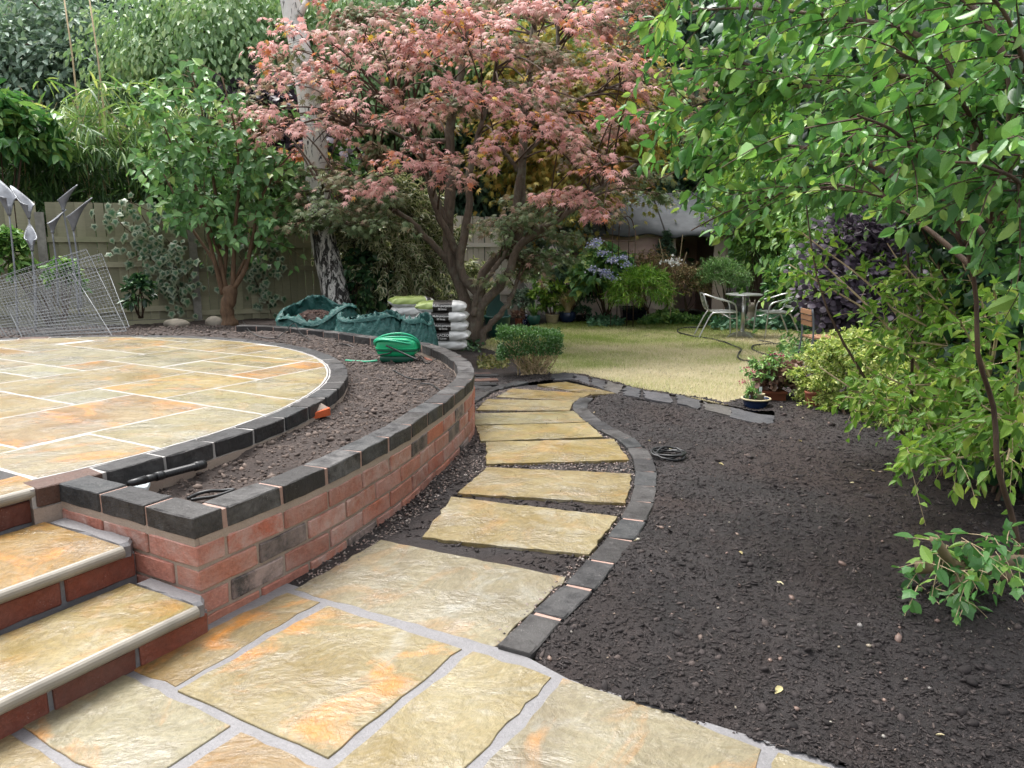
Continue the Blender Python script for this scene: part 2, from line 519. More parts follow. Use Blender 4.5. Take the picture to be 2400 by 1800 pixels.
def inside(px, py, poly):
    poly = np.asarray(poly)[:, :2]
    r = np.zeros(np.shape(px), bool)
    j = len(poly) - 1
    for i in range(len(poly)):
        xi, yi = poly[i]; xj, yj = poly[j]
        c = ((yi > py) != (yj > py)) & (px < (xj - xi) * (py - yi) / (yj - yi + 1e-12) + xi)
        r ^= c
        j = i
    return r
def clip_convex(poly, cl):
    out = [np.asarray(p, float) for p in poly]
    n = len(cl)
    for i in range(n):
        a, b = np.asarray(cl[i]), np.asarray(cl[(i + 1) % n])
        e = b - a
        inp, out = out, []
        if not inp: return []
        for k in range(len(inp)):
            p, q = inp[k - 1], inp[k]
            sp = e[0] * (p[1] - a[1]) - e[1] * (p[0] - a[0]); sq = e[0] * (q[1] - a[1]) - e[1] * (q[0] - a[0])
            if sq >= 0:
                if sp < 0: out.append(p + (q - p) * sp / (sp - sq))
                out.append(q)
            elif sp >= 0: out.append(p + (q - p) * sp / (sp - sq))
    return out
def fbm(x, y, sc, oct=4, seed=0.0):
    """cheap smooth noise on arrays: sums of rotated sines with warped phase"""
    r = np.random.default_rng(int(seed * 100) + 5)
    out = np.zeros(np.shape(x)); amp = 1.0; tot = 0
    for o in range(oct):
        for _ in range(3):
            a = r.uniform(0, 6.283); k = sc * 2 ** o * r.uniform(.7, 1.3); ph = r.uniform(0, 6.283)
            wx = r.uniform(0, 6.283)
            out = out + amp * np.sin(k * (x * np.cos(a) + y * np.sin(a)) + ph + 1.4 * np.sin(k * .61 * (x * np.sin(wx) - y * np.cos(wx)) + ph * 2))
        tot += amp * 3; amp *= .55
    return out / tot * 1.8
def stone_blob(n=1):
    """irregular low-poly stone template"""
    bm = bmesh.new(); bmesh.ops.create_icosphere(bm, subdivisions=n, radius=1)
    V = np.array([v.co[:] for v in bm.verts]); F = np.array([[v.index for v in f.verts] for f in bm.faces]); bm.free()
    return V, F
OCT_V = np.array([[1, 0, 0], [-1, 0, 0], [0, 1, 0], [0, -1, 0], [0, 0, 1], [0, 0, -1]], float)
OCT_F = np.array([[0, 2, 4], [2, 1, 4], [1, 3, 4], [3, 0, 4], [2, 0, 5], [1, 2, 5], [3, 1, 5], [0, 3, 5]])
def scatter_blobs(name, pos, size, mat, rnd, parent=None, tmpl=None, flat=.6, elong=1.0, kind='stuff', seed=1):
    r = np.random.default_rng(seed)
    TV, TF = tmpl if tmpl is not None else (OCT_V, OCT_F)
    N = len(pos)
    a = r.uniform(0, 6.283, N); ti = r.normal(0, .35, N)
    ca, sa = np.cos(a), np.sin(a)
    J = TV[None] * (1 + r.uniform(-.3, .3, (N, len(TV), 1)))
    el = 1 + (elong - 1) * r.uniform(.3, 1, N)
    L = J * np.stack([size * el, size, size * flat], 1)[:, None, :]
    x, y, z = L[..., 0], L[..., 1], L[..., 2]
    z = z + x * ti[:, None]
    V = np.stack([x * ca[:, None] - y * sa[:, None], x * sa[:, None] + y * ca[:, None], z], -1) + np.asarray(pos)[:, None, :]
    F = TF[None] + (np.arange(N) * len(TV))[:, None, None]
    return bigmesh(name, V.reshape(-1, 3), F.reshape(-1, 3), mat, parent, {'rnd': np.repeat(rnd, len(TV))}, kind=kind)
def heightfield(name, xs, ys, keep, zf, mat, kind='structure', smooth=True):
    X, Y = np.meshgrid(xs, ys)
    Z = zf(X, Y)
    nx, ny = len(xs), len(ys)
    cx, cy = (X[:-1, :-1] + X[1:, 1:]) / 2, (Y[:-1, :-1] + Y[1:, 1:]) / 2
    k = keep(cx, cy)
    idx = np.arange(nx * ny).reshape(ny, nx)
    F = np.stack([idx[:-1, :-1], idx[:-1, 1:], idx[1:, 1:], idx[1:, :-1]], -1)[k]
    used = np.unique(F)
    remap = np.full(nx * ny, -1); remap[used] = np.arange(len(used))
    V = np.stack([X, Y, Z], -1).reshape(-1, 3)[used]
    return bigmesh(name, V, remap[F], mat, None, None, smooth, kind)

# ------------------------------------------------------------------ leaves
def _strip(ts, ws, droop=.18, fold=.12, rimfold=0.0):
    """leaf along +x, width 2*ws, midrib lower than the sides"""
    V, rim, F = [], [], []
    rows = []
    for t, w in zip(ts, ws):
        z = -droop * t * t
        if w < 1e-4: rows.append([len(V)]); V.append((t, 0, z)); rim.append(1.0)
        else:
            rows.append([len(V), len(V) + 1, len(V) + 2])
            V += [(t, -w, z + fold * w), (t, 0, z - fold * w), (t, w, z + fold * w)]; rim += [1.0, 0.0, 1.0]
    for a, b in zip(rows[:-1], rows[1:]):
        if len(a) == 1 and len(b) == 3: F += [(a[0], b[1], b[0]), (a[0], b[2], b[1])]
        elif len(a) == 3 and len(b) == 3: F += [(a[0], a[1], b[1]), (a[0], b[1], b[0]), (a[1], a[2], b[2]), (a[1], b[2], b[1])]
        elif len(a) == 3: F += [(a[0], a[1], b[0]), (a[1], a[2], b[0])]
    return np.array(V, float), np.array(F), np.array(rim)
def _fan(angles, radii, cx=.45, droop=.2):
    V, rim = [(cx, 0, .04)], [0.0]
    for a, r_ in zip(angles, radii):
        x, y = cx + r_ * math.cos(R(a)), r_ * math.sin(R(a))
        V.append((x, y, -droop * r_ * r_)); rim.append(1.0)
    n = len(angles)
    F = [(0, i + 1, (i + 1) % n + 1) for i in range(n)]
    return np.array(V, float), np.array(F), np.array(rim)
T_OVATE = _strip([0, .12, .35, .62, .85, 1], [0, .13, .25, .23, .12, 0], .25, .35)
T_OVATE2 = _strip([0, .3, .65, 1], [0, .24, .2, 0], .2, .4)
T_LANCE = _strip([0, .3, .7, 1], [0, .055, .05, 0], .35, .3)
T_DIAM = _strip([0, .5, 1], [0, .26, 0], .15, .4)
T_HEART = _strip([0, .08, .3, .6, 1], [.0, .26, .4, .26, 0], .3, .25)
T_MAPLE = _fan([180, 128, 112, 88, 66, 42, 24, 0, -24, -42, -66, -88, -112, -128], [.42, .36, .2, .56, .2, .62, .22, .66, .22, .62, .2, .56, .2, .36], .42, .5)
T_IVY = _fan([180, 140, 100, 75, 45, 25, 0, -25, -45, -75, -100, -140], [.25, .42, .3, .46, .34, .4, .6, .4, .34, .46, .3, .42], .4, .35)
T_ROUND = _fan([180, 135, 80, 30, -30, -80, -135], [.48, .5, .5, .5, .5, .5, .5], .5, .25)
def unit(a): return a / (np.linalg.norm(a, axis=-1, keepdims=True) + 1e-9)
def frames(dirv, nrm):
    x = unit(dirv); z = unit(nrm - x * (nrm * x).sum(-1, keepdims=True)); y = np.cross(z, x)
    return x, y, z
def leaf_arrays(tm, pos, dirv, nrm, size, rnd):
    TV, TF, rim = tm
    x, y, z = frames(dirv, nrm)
    S = np.asarray(size)[:, None, None]
    V = pos[:, None, :] + S * (TV[None, :, 0:1] * x[:, None] + TV[None, :, 1:2] * y[:, None] + TV[None, :, 2:3] * z[:, None])
    n = len(TV)
    F = TF[None] + (np.arange(len(pos)) * n)[:, None, None]
    return V.reshape(-1, 3), F.reshape(-1, 3), {'rnd': np.repeat(rnd, n), 'rim': np.tile(rim, len(pos))}
_leaf_me = {}
def foliage(root, tm, pos, dirv, nrm, size, rnd, mat, single=0, name='foliage', smooth=False):
    """leaves of one plant: the ones that show largest as leaf objects, all others as one mass"""
    pos, dirv, nrm, size, rnd = map(np.asarray, (pos, dirv, nrm, size, rnd))
    pick = np.zeros(len(pos), bool)
    if single:
        c, s = math.cos(PITCH), math.sin(PITCH)
        fw = pos[:, 1] * c - (pos[:, 2] - EYE) * s; upv = pos[:, 1] * s + (pos[:, 2] - EYE) * c
        u, v = FPX * pos[:, 0] / fw, FPX * upv / fw
        ok = (fw > .2) & (abs(u) < 1190) & (abs(v) < 890)
        score = np.where(ok, size / fw, 0) * (1 + .0 * rnd)
        # in front of its own plant: keep the nearest leaf of each 24 px cell first
        cell = (np.floor(u / 26).astype(int) * 4000 + np.floor(v / 26).astype(int))
        order = np.lexsort((fw, cell))
        first = np.zeros(len(pos), bool)
        cs = cell[order]; first[order[np.r_[True, cs[1:] != cs[:-1]]]] = True
        score = score * np.where(first, 3, 1)
        pick[np.argsort(-score)[:single]] = True
        pick &= score > 0
    if (~pick).any():
        V, F, at = leaf_arrays(tm, pos[~pick], dirv[~pick], nrm[~pick], size[~pick], rnd[~pick])
        bigmesh(name, V, F, mat, root, at, smooth, 'stuff')
    if pick.any():
        k = (id(tm[0]), mat.name)
        base = np.array(wloc(root))
        x, y, z = frames(dirv[pick], nrm[pick])
        qs = np.round(np.clip(rnd[pick], 0, .999) * 8) / 8
        for i in range(int(pick.sum())):
            kk = (*k, float(qs[i]))
            if kk not in _leaf_me:
                me = bpy.data.meshes.new('leaf')
                me.from_pydata(tm[0].tolist(), [], tm[1].tolist())
                for a, val in (('rnd', np.full(len(tm[0]), qs[i])), ('rim', tm[2])):
                    q = me.attributes.new(a, 'FLOAT', 'POINT'); q.data.foreach_set('value', np.asarray(val, np.float32))
                me.materials.append(mat)
                _leaf_me[kk] = me
            s_ = float(size[pick][i]); p = pos[pick][i] - base
            o = link('leaf', _leaf_me[kk], root)
            o.matrix_basis = Matrix([[x[i][j] * s_, y[i][j] * s_, z[i][j] * s_, p[j]] for j in range(3)] + [[0, 0, 0, 1]])
def rand_unit(n, r=rng): return unit(r.normal(size=(n, 3)))
def twigs_from(starts, dirs, length, droop, K=6, wig=.06, r=rng):
    t = np.linspace(0, 1, K)[None, :, None]
    L = np.asarray(length)[:, None, None]
    P = starts[:, None] + unit(dirs)[:, None] * L * t
    P[..., 2] -= (np.asarray(droop) * np.ones(len(starts)))[:, None] * L[..., 0] * t[..., 0] ** 2
    w = np.cumsum(r.normal(0, wig, P.shape), 1) * L * .5
    return P + w * t
def leaves_on(tw, m, t0=.15, spread=55, ldroop=.25, up=.8, size=.06, var=.3, r=rng):
    N, K, _ = tw.shape
    t = np.clip(np.linspace(t0, 1, m)[None] + r.uniform(-.5, .5, (N, m)) * (1 - t0) / m, 0, 1) * (K - 1)
    i = np.minimum(t.astype(int), K - 2); f = (t - i)[..., None]
    a = np.take_along_axis(tw, i[..., None], 1); b = np.take_along_axis(tw, i[..., None] + 1, 1)
    pos = a + (b - a) * f
    T = unit(b - a)
    ref = np.where(np.abs(T[..., 2:3]) > .9, np.array([1., 0, 0]), np.array([0, 0, 1.]))
    p1 = unit(np.cross(T, ref)); p2 = np.cross(T, p1)
    az = (np.arange(m)[None] * 2.4 + r.uniform(0, 6.28, (N, 1)) + r.normal(0, .3, (N, m)))[..., None]
    perp = np.cos(az) * p1 + np.sin(az) * p2
    sp = np.radians(spread + r.normal(0, 12, (N, m)))[..., None]
    D = T * np.cos(sp) + perp * np.sin(sp)
    D[..., 2] -= ldroop
    nr = np.array([0, 0, up]) + .6 * r.normal(size=D.shape) * .7 - T * .15
    s = size * (1 + r.uniform(-var, var, (N, m))) * np.where(np.linspace(0, 1, m)[None] > .85, .75, 1)
    return pos.reshape(-1, 3), D.reshape(-1, 3), nr.reshape(-1, 3), s.ravel()
def twig_tubes(mb, tw, r0, r1=.3, n=4):
    for P in tw: mb.tube(P, np.linspace(r0, r0 * r1, len(P)), n, cap=False)
def ell(c, rad, n, lo=0.0, hi=1.0, r=rng, zmin=-1):
    u = rand_unit(n, r)
    u[:, 2] = np.where(u[:, 2] < zmin, -u[:, 2], u[:, 2])
    k = (lo ** 3 + (hi ** 3 - lo ** 3) * r.uniform(size=(n, 1))) ** (1 / 3)
    return np.asarray(c) + u * k * np.asarray(rad), u
def shrub(name, label, cat, base, c, rad, ntw, m, tm, size, mat, wood, group=None, tl=.5, droop=.25, spread=55, ldroop=.25, single=0, stems=5, twig_r=.004, up=.8, seed=1, rndf=None, lo=.1, hi=.7, zmin=-.5):
    r = np.random.default_rng(seed)
    root = empty(name, base, label, cat, group)
    st, u = ell(c, np.asarray(rad) * .9, ntw, lo, hi, r, zmin)
    d = u * np.asarray(rad) / max(rad) + np.array([0, 0, .25])
    tw = twigs_from(st, d, tl * max(rad) * r.uniform(.6, 1.15, ntw), droop, r=r)
    pos, D, N_, s = leaves_on(tw, m, .1, spread, ldroop, up, size, .3, r)
    rn = r.uniform(size=len(pos)) if rndf is None else rndf(pos, r)
    mb = MB()
    for k in range(stems):
        e = st[r.integers(len(st))]
        b = np.asarray(base) + np.r_[r.normal(0, .04 * max(rad), 2), 0]
        mid = (b + e) / 2 + r.normal(0, .08 * max(rad), 3)
        mb.tube(smooth_curve([b, mid, e], 8), np.linspace(twig_r * 3.2, twig_r * 1.3, 8), 5)
    twig_tubes(mb, tw[:min(ntw, 260)], twig_r, n=3)
    mb.build('stem', wood, root)
    foliage(root, tm, pos, D, N_, s, rn, mat, single)
    return root
def crown_tree(name, label, base, c, rad, nclump, nleaf, cr, tm, size, mat, wood, group=None, hang=.3, seed=1, trunk_r=.15, lo=.55, flat=.6):
    """a background tree: trunk, limbs, and a crown of separate leaf clumps with gaps between"""
    r = np.random.default_rng(seed)
    root = empty(name, base, label, 'tree', group)
    cc, u = ell(c, rad, nclump, lo, 1.0, r)
    cc = cc + r.normal(0, .12, cc.shape) * np.asarray(rad)
    k = r.integers(int(nleaf * .6), int(nleaf * 1.4), nclump)
    ci = np.repeat(np.arange(nclump), k)
    off = r.normal(size=(len(ci), 3)) * cr * np.array([1, 1, flat])
    off[:, 2] -= .25 * (off[:, 0] ** 2 + off[:, 1] ** 2) / cr
    pos = cc[ci] + off
    D = unit(off + u[ci] * cr * .6) + np.array([0, 0, -hang]) + .5 * r.normal(size=pos.shape)
    nr = np.array([0, 0, .8]) + u[ci] * .5 + .45 * r.normal(size=pos.shape)
    tone = np.clip(r.normal(.5, .16, nclump)[ci] + r.normal(0, .16, len(ci)), 0, .999)
    mb = MB()
    top = np.asarray(c) + np.array([0, 0, rad[2] * .5])
    tr = smooth_curve([base, (np.asarray(base) * .5 + top * .5) + r.normal(0, .1, 3), top], 10)
    mb.tube(tr, np.linspace(trunk_r, trunk_r * .3, 10), 8)
    mb.build('trunk', wood, root)
    mb = MB()
    for q in range(min(26, nclump)):
        p, _ = at_len(tr, arclen(tr)[-1] * r.uniform(.35, .95))
        e = cc[r.integers(nclump)]
        mb.tube(smooth_curve([p, (p + e) / 2 + [0, 0, .12 * rad[2]], e], 6), np.linspace(trunk_r * .3, .012, 6), 5)
    mb.build('limb', wood, root)
    foliage(root, tm, pos, D, nr, size * r.uniform(.7, 1.3, len(pos)), tone, mat, 0, 'crown')
    return root
# ================================================================== THE SETTING
ZT = 0.385                                        # level of the raised patio and of the wall's coping
def pal(*hs): return [lin(h) for h in hs]
SAND = pal('#a39770')
def sand(i=None, och=.35): 
    c = SAND[rng.integers(len(SAND)) if i is None else i]
    k = rng.uniform(.82, 1.0)
    return (c[0] * k, c[1] * k, c[2] * k, och)
def stone_col(h, o):                              # wet riven sandstone: the named tint, greyed a little
    c = np.array(lin(h)[:3]); l = c @ [.3, .6, .1]
    c = c * np.array([.29, .255, .235])
    return (*[float(q) for q in c], o)

# ---- ground sheet out to the wooded slope behind the garden
def ground_z(X, Y):
    h = np.clip((Y - 21) / 26, 0, 1)
    s = np.clip((np.abs(X) - 16) / 20, 0, 1)
    return g(X, Y) - .06 + 15 * h * h * (3 - 2 * h) + 5 * s * s + .04 * fbm(X, Y, 1.2, 3, 1)
heightfield('ground', np.linspace(-70, 70, 150), np.r_[np.linspace(-12, 18, 70), np.linspace(19, 80, 60)], lambda x, y: np.ones(x.shape, bool), ground_z, M['ground'])

# ---- outlines
WPTS = np.array([(-1.062, 2.412), (-1.0046, 2.509), (-.869, 2.763), (-.743, 3.038), (-.633, 3.353), (-.531, 3.678), (-.446, 4.06), (-.368, 4.42), (-.268, 5.1), (-.300, 5.66), (-.382, 6.03), (-.489, 6.374), (-.6275, 6.695), (-.80, 6.98), (-1.35, 7.47), (-1.866, 7.94), (-2.34, 8.27), (-2.71, 8.47), (-3.05, 8.56)])
W = smooth_curve(WPTS, 400)                       # outer face of the curved wall, from its near corner
WL = arclen(W)[-1]
FC0, FC1 = ab(1.555, -2.93), W[0]                 # the short straight face beside the steps
PE = np.array([(-4.7578, 7.0327), (-4.1205, 7.2804), (-3.364, 7.2804), (-2.6929, 7.0327), (-2.014, 6.4947), (-1.5037, 5.883), (-1.2759, 5.3946), (-1.2187, 5.05), (-1.2225, 4.6367), (-1.2887, 4.0963), (-1.3165, 3.8693), (-1.4027, 3.5252), (-1.5332, 3.2739), (-1.6774, 3.0207), (-1.8195, 2.8022)]) * np.array([(EYE - ZT) / (EYE - .4)])
PC = np.array([-3.913, 4.681])
_th = np.arctan2(PE[:, 1] - PC[1], PE[:, 0] - PC[0]); _r = np.linalg.norm(PE - PC, axis=1)
_pf = np.polyfit(_th, _r, 4)
def rim_r(t):
    t = np.clip(t, _th.min(), _th.max())
    return np.polyval(_pf, t)
def rim(t, d=0.0):
    t = np.asarray(t, float)
    rr = rim_r(t) + d
    return np.stack([PC[0] + rr * np.cos(t), PC[1] + rr * np.sin(t)], -1)
RTH = np.linspace(_th.min() - .02, 2.75, 300)

# ---- stones, slabs and bricks
def slab_mesh(poly, z0, z1, jag=.004, bev=.002):
    P = np.asarray(poly, float)
    out = []
    n = len(P)
    for i in range(n):
        a, b = P[i], P[(i + 1) % n]
        L = np.linalg.norm(b - a)
        k = max(1, int(L / .05))
        nn = np.array([(b - a)[1], -(b - a)[0]]) / (L + 1e-9)
        for j in range(k):
            q = a + (b - a) * j / k
            if L > .03: q = q + nn * rng.normal(0, jag)
            out.append(q)
    return MB().prism(out, z0, z1, 0, bev)
def slab(parent, poly, z1, col, thick=.035, jag=.004, name='paving_slab', mat=None, tilt=None):
    if tilt is None and z1 > .3: tilt = (0, 0, 0)
    P = np.asarray(poly, float)
    c = np.r_[P.mean(0), z1]
    mb = slab_mesh(P - c[:2], -thick, 0, jag)
    me = mb.mesh('paving_slab', mat or M['stone'])
    o = link(name, me, parent, col)
    o.location = c - np.array(wloc(parent))
    o.rotation_euler = tilt if tilt is not None else (float(rng.normal(0, .0013)), float(rng.normal(0, .0013)), 0)
    fix_normals(o)
    return o
def inset_rect(r, j):
    a0, a1, b0, b1 = r
    return [ab(a0 + j, b0 + j), ab(a0 + j, b1 - j), ab(a1 - j, b1 - j), ab(a1 - j, b0 + j)]
def ccw(P):
    P = np.asarray(P); A_ = (P[:, 0] * np.roll(P[:, 1], -1) - np.roll(P[:, 0], -1) * P[:, 1]).sum()
    return P if A_ > 0 else P[::-1]
BL, BW, BH = .25, .12, .075
_bricks = []
for _k in range(6):
    bm = bmesh.new(); bmesh.ops.create_cube(bm, size=1)
    bmesh.ops.scale(bm, vec=(BL, BW, BH), verts=bm.verts)
    bmesh.ops.subdivide_edges(bm, edges=[e for e in bm.edges if abs((e.verts[0].co - e.verts[1].co).x) > .1], cuts=3)
    bmesh.ops.bevel(bm, geom=[e for e in bm.edges if len(e.link_faces) == 2 and e.calc_face_angle(0) > .5], offset=.0045, segments=1, affect='EDGES')
    for v in bm.verts: v.co += Vector(np.random.default_rng(_k * 100 + v.index).normal(0, .0011, 3))
    me = bpy.data.meshes.new('brick'); bm.to_mesh(me); bm.free()
    _bricks.append(me)
_brick_m = {}
def brick(parent, p, tang, z0, mat, col, L=BL, H=BH, W_=BW, name='brick', roll=0.0):
    i = int(rng.integers(6)); k = (i, mat.name)
    if k not in _brick_m:
        me = _bricks[i].copy(); me.materials.append(mat); _brick_m[k] = me
    o = link(name, _brick_m[k], parent, col)
    b = np.array(wloc(parent))
    o.location = (p[0] - b[0], p[1] - b[1], z0 + H / 2 - b[2])
    o.rotation_euler = (roll + float(rng.normal(0, .008)), float(rng.normal(0, .006)), math.atan2(tang[1], tang[0]) + float(rng.normal(0, .008)) + (math.pi if rng.uniform() < .5 else 0))
    o.scale = (L / BL, W_ / BW, H / BH)
    return o
REDS = pal('#ad6652', '#a66b5b', '#ac725f', '#935a48', '#b66d54', '#a06c5d', '#b07768')
def red(): 
    c = REDS[rng.integers(len(REDS))] if rng.uniform() > .08 else lin('#4b4745')
    return (c[0], c[1], c[2], float(rng.choice([.15, .5, .9], p=[.15, .35, .5])))
BLUES = pal('#232223', '#1f1f21', '#282625', '#222527', '#2b2928')
def blue(brown=.12, smear=.4):
    c = BLUES[rng.integers(len(BLUES))] if rng.uniform() > brown else lin(rng.choice(['#4a342e', '#553c31']))
    return (c[0], c[1], c[2], float(smear * rng.uniform(0, 1)))
def ribbon(name, inner, outer, z0, z1, mat, parent):
    n = len(inner); mb = MB()
    V = np.concatenate([np.c_[inner, np.full(n, z1)], np.c_[outer, np.full(n, z1)], np.c_[outer, np.full(n, z0)], np.c_[inner, np.full(n, z0)]])
    F = []
    for i in range(n - 1):
        for k in range(4):
            a, b = k * n, ((k + 1) % 4) * n
            F.append((a + i, b + i, b + i + 1, a + i + 1))
    F += [(0, n, 2 * n, 3 * n), (n - 1, 4 * n - 1, 3 * n - 1, 2 * n - 1)]
    mb.add(V, F)
    o = mb.build(name, mat, parent); fix_normals(o); return o

# ---- raised patio: mortar bed, riven slabs cut to the curve, a ring of blue-black bricks
rim_poly = ccw(rim(np.linspace(-math.pi, math.pi, 160, endpoint=False)))
# the patio ends at the top step: everything with a < 1.53 beside the steps belongs to them
full = np.array([p for p in rim(np.linspace(-.83, 2.9, 140))] + [ab(-2.0, -9.0), ab(1.535, -9.0 + 1.2), ab(1.535, -3.12)])
bed = MB(); bed.prism(full, .05, ZT - .0012)
raised = bed.build('raised_patio', M['mortar_white']); fix_normals(raised); raised['kind'] = 'structure'
cl = ccw(rim(np.linspace(-math.pi, math.pi, 120, endpoint=False), -.012))
RECTS = [((1.75, 2.79, -4.27, -3.57), '#ad8648', 1.), ((1.545, 2.07, -3.55, -2.9), '#b4a67c', .8), ((2.07, 2.79, -3.57, -2.9), '#b0ab80', .2),
  ((2.43, 2.79, -4.64, -4.27), '#a3a484', 0.), ((1.75, 2.43, -5.30, -4.27), '#b6a166', .5), ((2.43, 3.52, -5.36, -4.64), '#ad9c62', .4),
  ((2.79, 3.52, -4.64, -4.0), '#c3aa4e', .9), ((2.79, 3.15, -4.0, -2.9), '#b4b07c', .2), ((3.15, 4.265, -4.0, -2.9), '#b2a668', .2),
  ((3.53, 4.265, -4.32, -4.0), '#b98a3a', 1.), ((4.265, 4.9, -4.36, -4.0), '#b8ab70', .2), ((3.52, 3.885, -5.03, -4.32), '#aeaa7c', .2),
  ((3.885, 4.265, -5.05, -4.34), '#b5a65c', .6), ((4.265, 4.9, -5.05, -4.36), '#b7a75e', .5), ((3.52, 4.265, -5.75, -5.05), '#aaa67e', .2), ((4.265, 4.76, -5.43, -5.05), '#b29c58', .4),
  ((4.265, 5.0, -6.1, -5.43), '#b09d5e', .4), ((3.15, 3.52, -5.74, -5.36), '#a38a4e', .7), ((2.81, 3.15, -5.95, -5.36), '#aeb18a', .1),
  ((3.15, 3.88, -6.67, -5.74), '#a3a07c', .2), ((3.88, 4.265, -6.1, -5.75), '#aaa06a', .3), ((3.88, 4.56, -6.95, -6.1), '#ab975a', .5),
  ((2.43, 2.81, -5.95, -5.36), '#a89e70', .3), ((2.81, 3.15, -6.67, -5.95), '#9c9a80', .2), ((3.15, 3.5, -7.3, -6.67), '#b39149', .9), ((3.5, 3.88, -7.05, -6.67), '#a6a07a', .2),
  ((3.5, 4.2, -7.7, -7.05), '#b0a064', .3), ((4.2, 4.9, -7.6, -6.95), '#a89c66', .4), ((4.56, 5.0, -6.95, -6.1), '#aca477', .2), ((4.9, 5.4, -7.6, -4.3), '#b0a570', .3), ((4.2, 4.9, -8.4, -7.6), '#a89c66', .4), ((3.5, 4.2, -8.6, -7.7), '#b0a474', .3), ((2.43, 3.15, -7.3, -6.67), '#aaa070', .4), ((2.43, 2.81, -6.67, -5.95), '#b29a5c', .5),
  ((1.545, 1.75, -4.27, -3.55), '#b9a860', .6), ((1.545, 1.75, -5.3, -4.27), '#aba47a', .4), ((1.545, 2.43, -6.1, -5.3), '#b4a468', .5), ((1.545, 2.43, -7.0, -6.1), '#a89b68', .4), ((2.43, 3.5, -8.2, -7.3), '#ab9f6c', .4), ((1.545, 2.43, -8.0, -7.0), '#b0a474', .4)]
for r_, h_, o_ in RECTS:
    poly = clip_convex(inset_rect(r_, .010), cl)
    if len(poly) >= 3:
        P = ccw(np.array(poly))
        A_ = abs((P[:, 0] * np.roll(P[:, 1], -1) - np.roll(P[:, 0], -1) * P[:, 1]).sum()) / 2
        if A_ > .006: slab(raised, P, ZT + abs(rng.normal(0, .0003)), tuple(q * 1.2 if i < 3 else q for i, q in enumerate(stone_col(h_, o_))), .03, .0025)
rin, rout = rim(RTH, .014), rim(RTH, .014 + BW)
ribbon('mortar_bed', rim(RTH, .006), rim(RTH, .012 + BW - .006), .1, ZT - .0025, M['mortar_white'], raised)
ribbon('render', rim(RTH, .03), rim(RTH, .016 + BW - .004), .05, ZT - BH - .004, M['mortar_buff'], raised)
mid = rim(RTH, .014 + BW / 2); ml = arclen(mid)[-1]
_s = .13
while _s < ml - .1:
    p, t_ = at_len(mid, _s)
    brick(raised, p, t_, ZT - BH + .002, M['blue_brick'], blue(.08, .45), BL - .004)
    _s += .262

# ---- planter wall
wall = empty('planter_wall', (*W[0], 0), 'curved red brick planter wall with blue-black coping bricks', 'wall')
Wi = offset2(W, -BW)
ribbon('mortar', offset2(W, -.109)[3:], offset2(W, -.008)[3:], -.2, ZT - BH - .03, M['mortar_buff'], wall)
ribbon('mortar_bed', offset2(W, -.116)[1:], offset2(W, -.003)[1:], ZT - BH - .03, ZT - BH + .002, M['mortar_buff'], wall)
ribbon('mortar', offset2(W, -.114)[3:], offset2(W, -.004)[3:], ZT - BH, ZT - .004, M['mortar_pink'], wall)
FL = np.linalg.norm(FC1 - FC0); FT = (FC1 - FC0) / FL; FN = np.array([FT[1], -FT[0]])
face = np.array([FC0 + FT * s for s in np.linspace(-.05, FL - .006, 12)])
ribbon('mortar', face - FN * .109, face - FN * .008, -.2, ZT - BH - .03, M['mortar_buff'], wall)
ribbon('mortar_bed', face - FN * .116, face - FN * .003, ZT - BH - .03, ZT - BH + .002, M['mortar_buff'], wall)
ribbon('mortar', face - FN * .114, face - FN * .005, ZT - BH, ZT - .0045, M['mortar_pink'], wall)
Wm = np.c_[offset2(W, -BW / 2)]
Wml = arclen(Wm)[-1]
for k in range(4):                                # courses, top one first
    z0 = ZT - BH - .025 - (k + 1) * .087 + .012
    s = (.132 if k % 2 == 0 else .004)
    s_end = Wml
    while s < s_end - .1:
        L = BL + rng.normal(0, .004)
        p, t_ = at_len(Wm, min(s + L / 2, Wml - .13))
        if p[1] < 7.4 or k == 0: brick(wall, p, t_, z0, M['brick'], red(), L)
        s += L + .012
    s = FL - (0.0 if k % 2 == 0 else .132)
    while s > .05:
        L = min(BL, s + .02)
        brick(wall, FC0 + FT * (s - L / 2) - FN * BW / 2, FT, z0, M['brick'], red(), L)
        s -= L + .012
s = .134
while s < Wml - .1:
    p, t_ = at_len(Wm, min(s + BL / 2, Wml - .13))
    brick(wall, p, t_, ZT - BH + .001, M['blue_brick'], blue(.03, 1.), BL - .002, name='coping_brick')
    s += .2635
s = FL
for k in range(3):
    brick(wall, FC0 + FT * (s - BL / 2) - FN * (BW / 2 - .001), FT, ZT - BH + .0015, M['blue_brick'], blue(0, .5), BL, name='coping_brick')
    s -= .2635
    
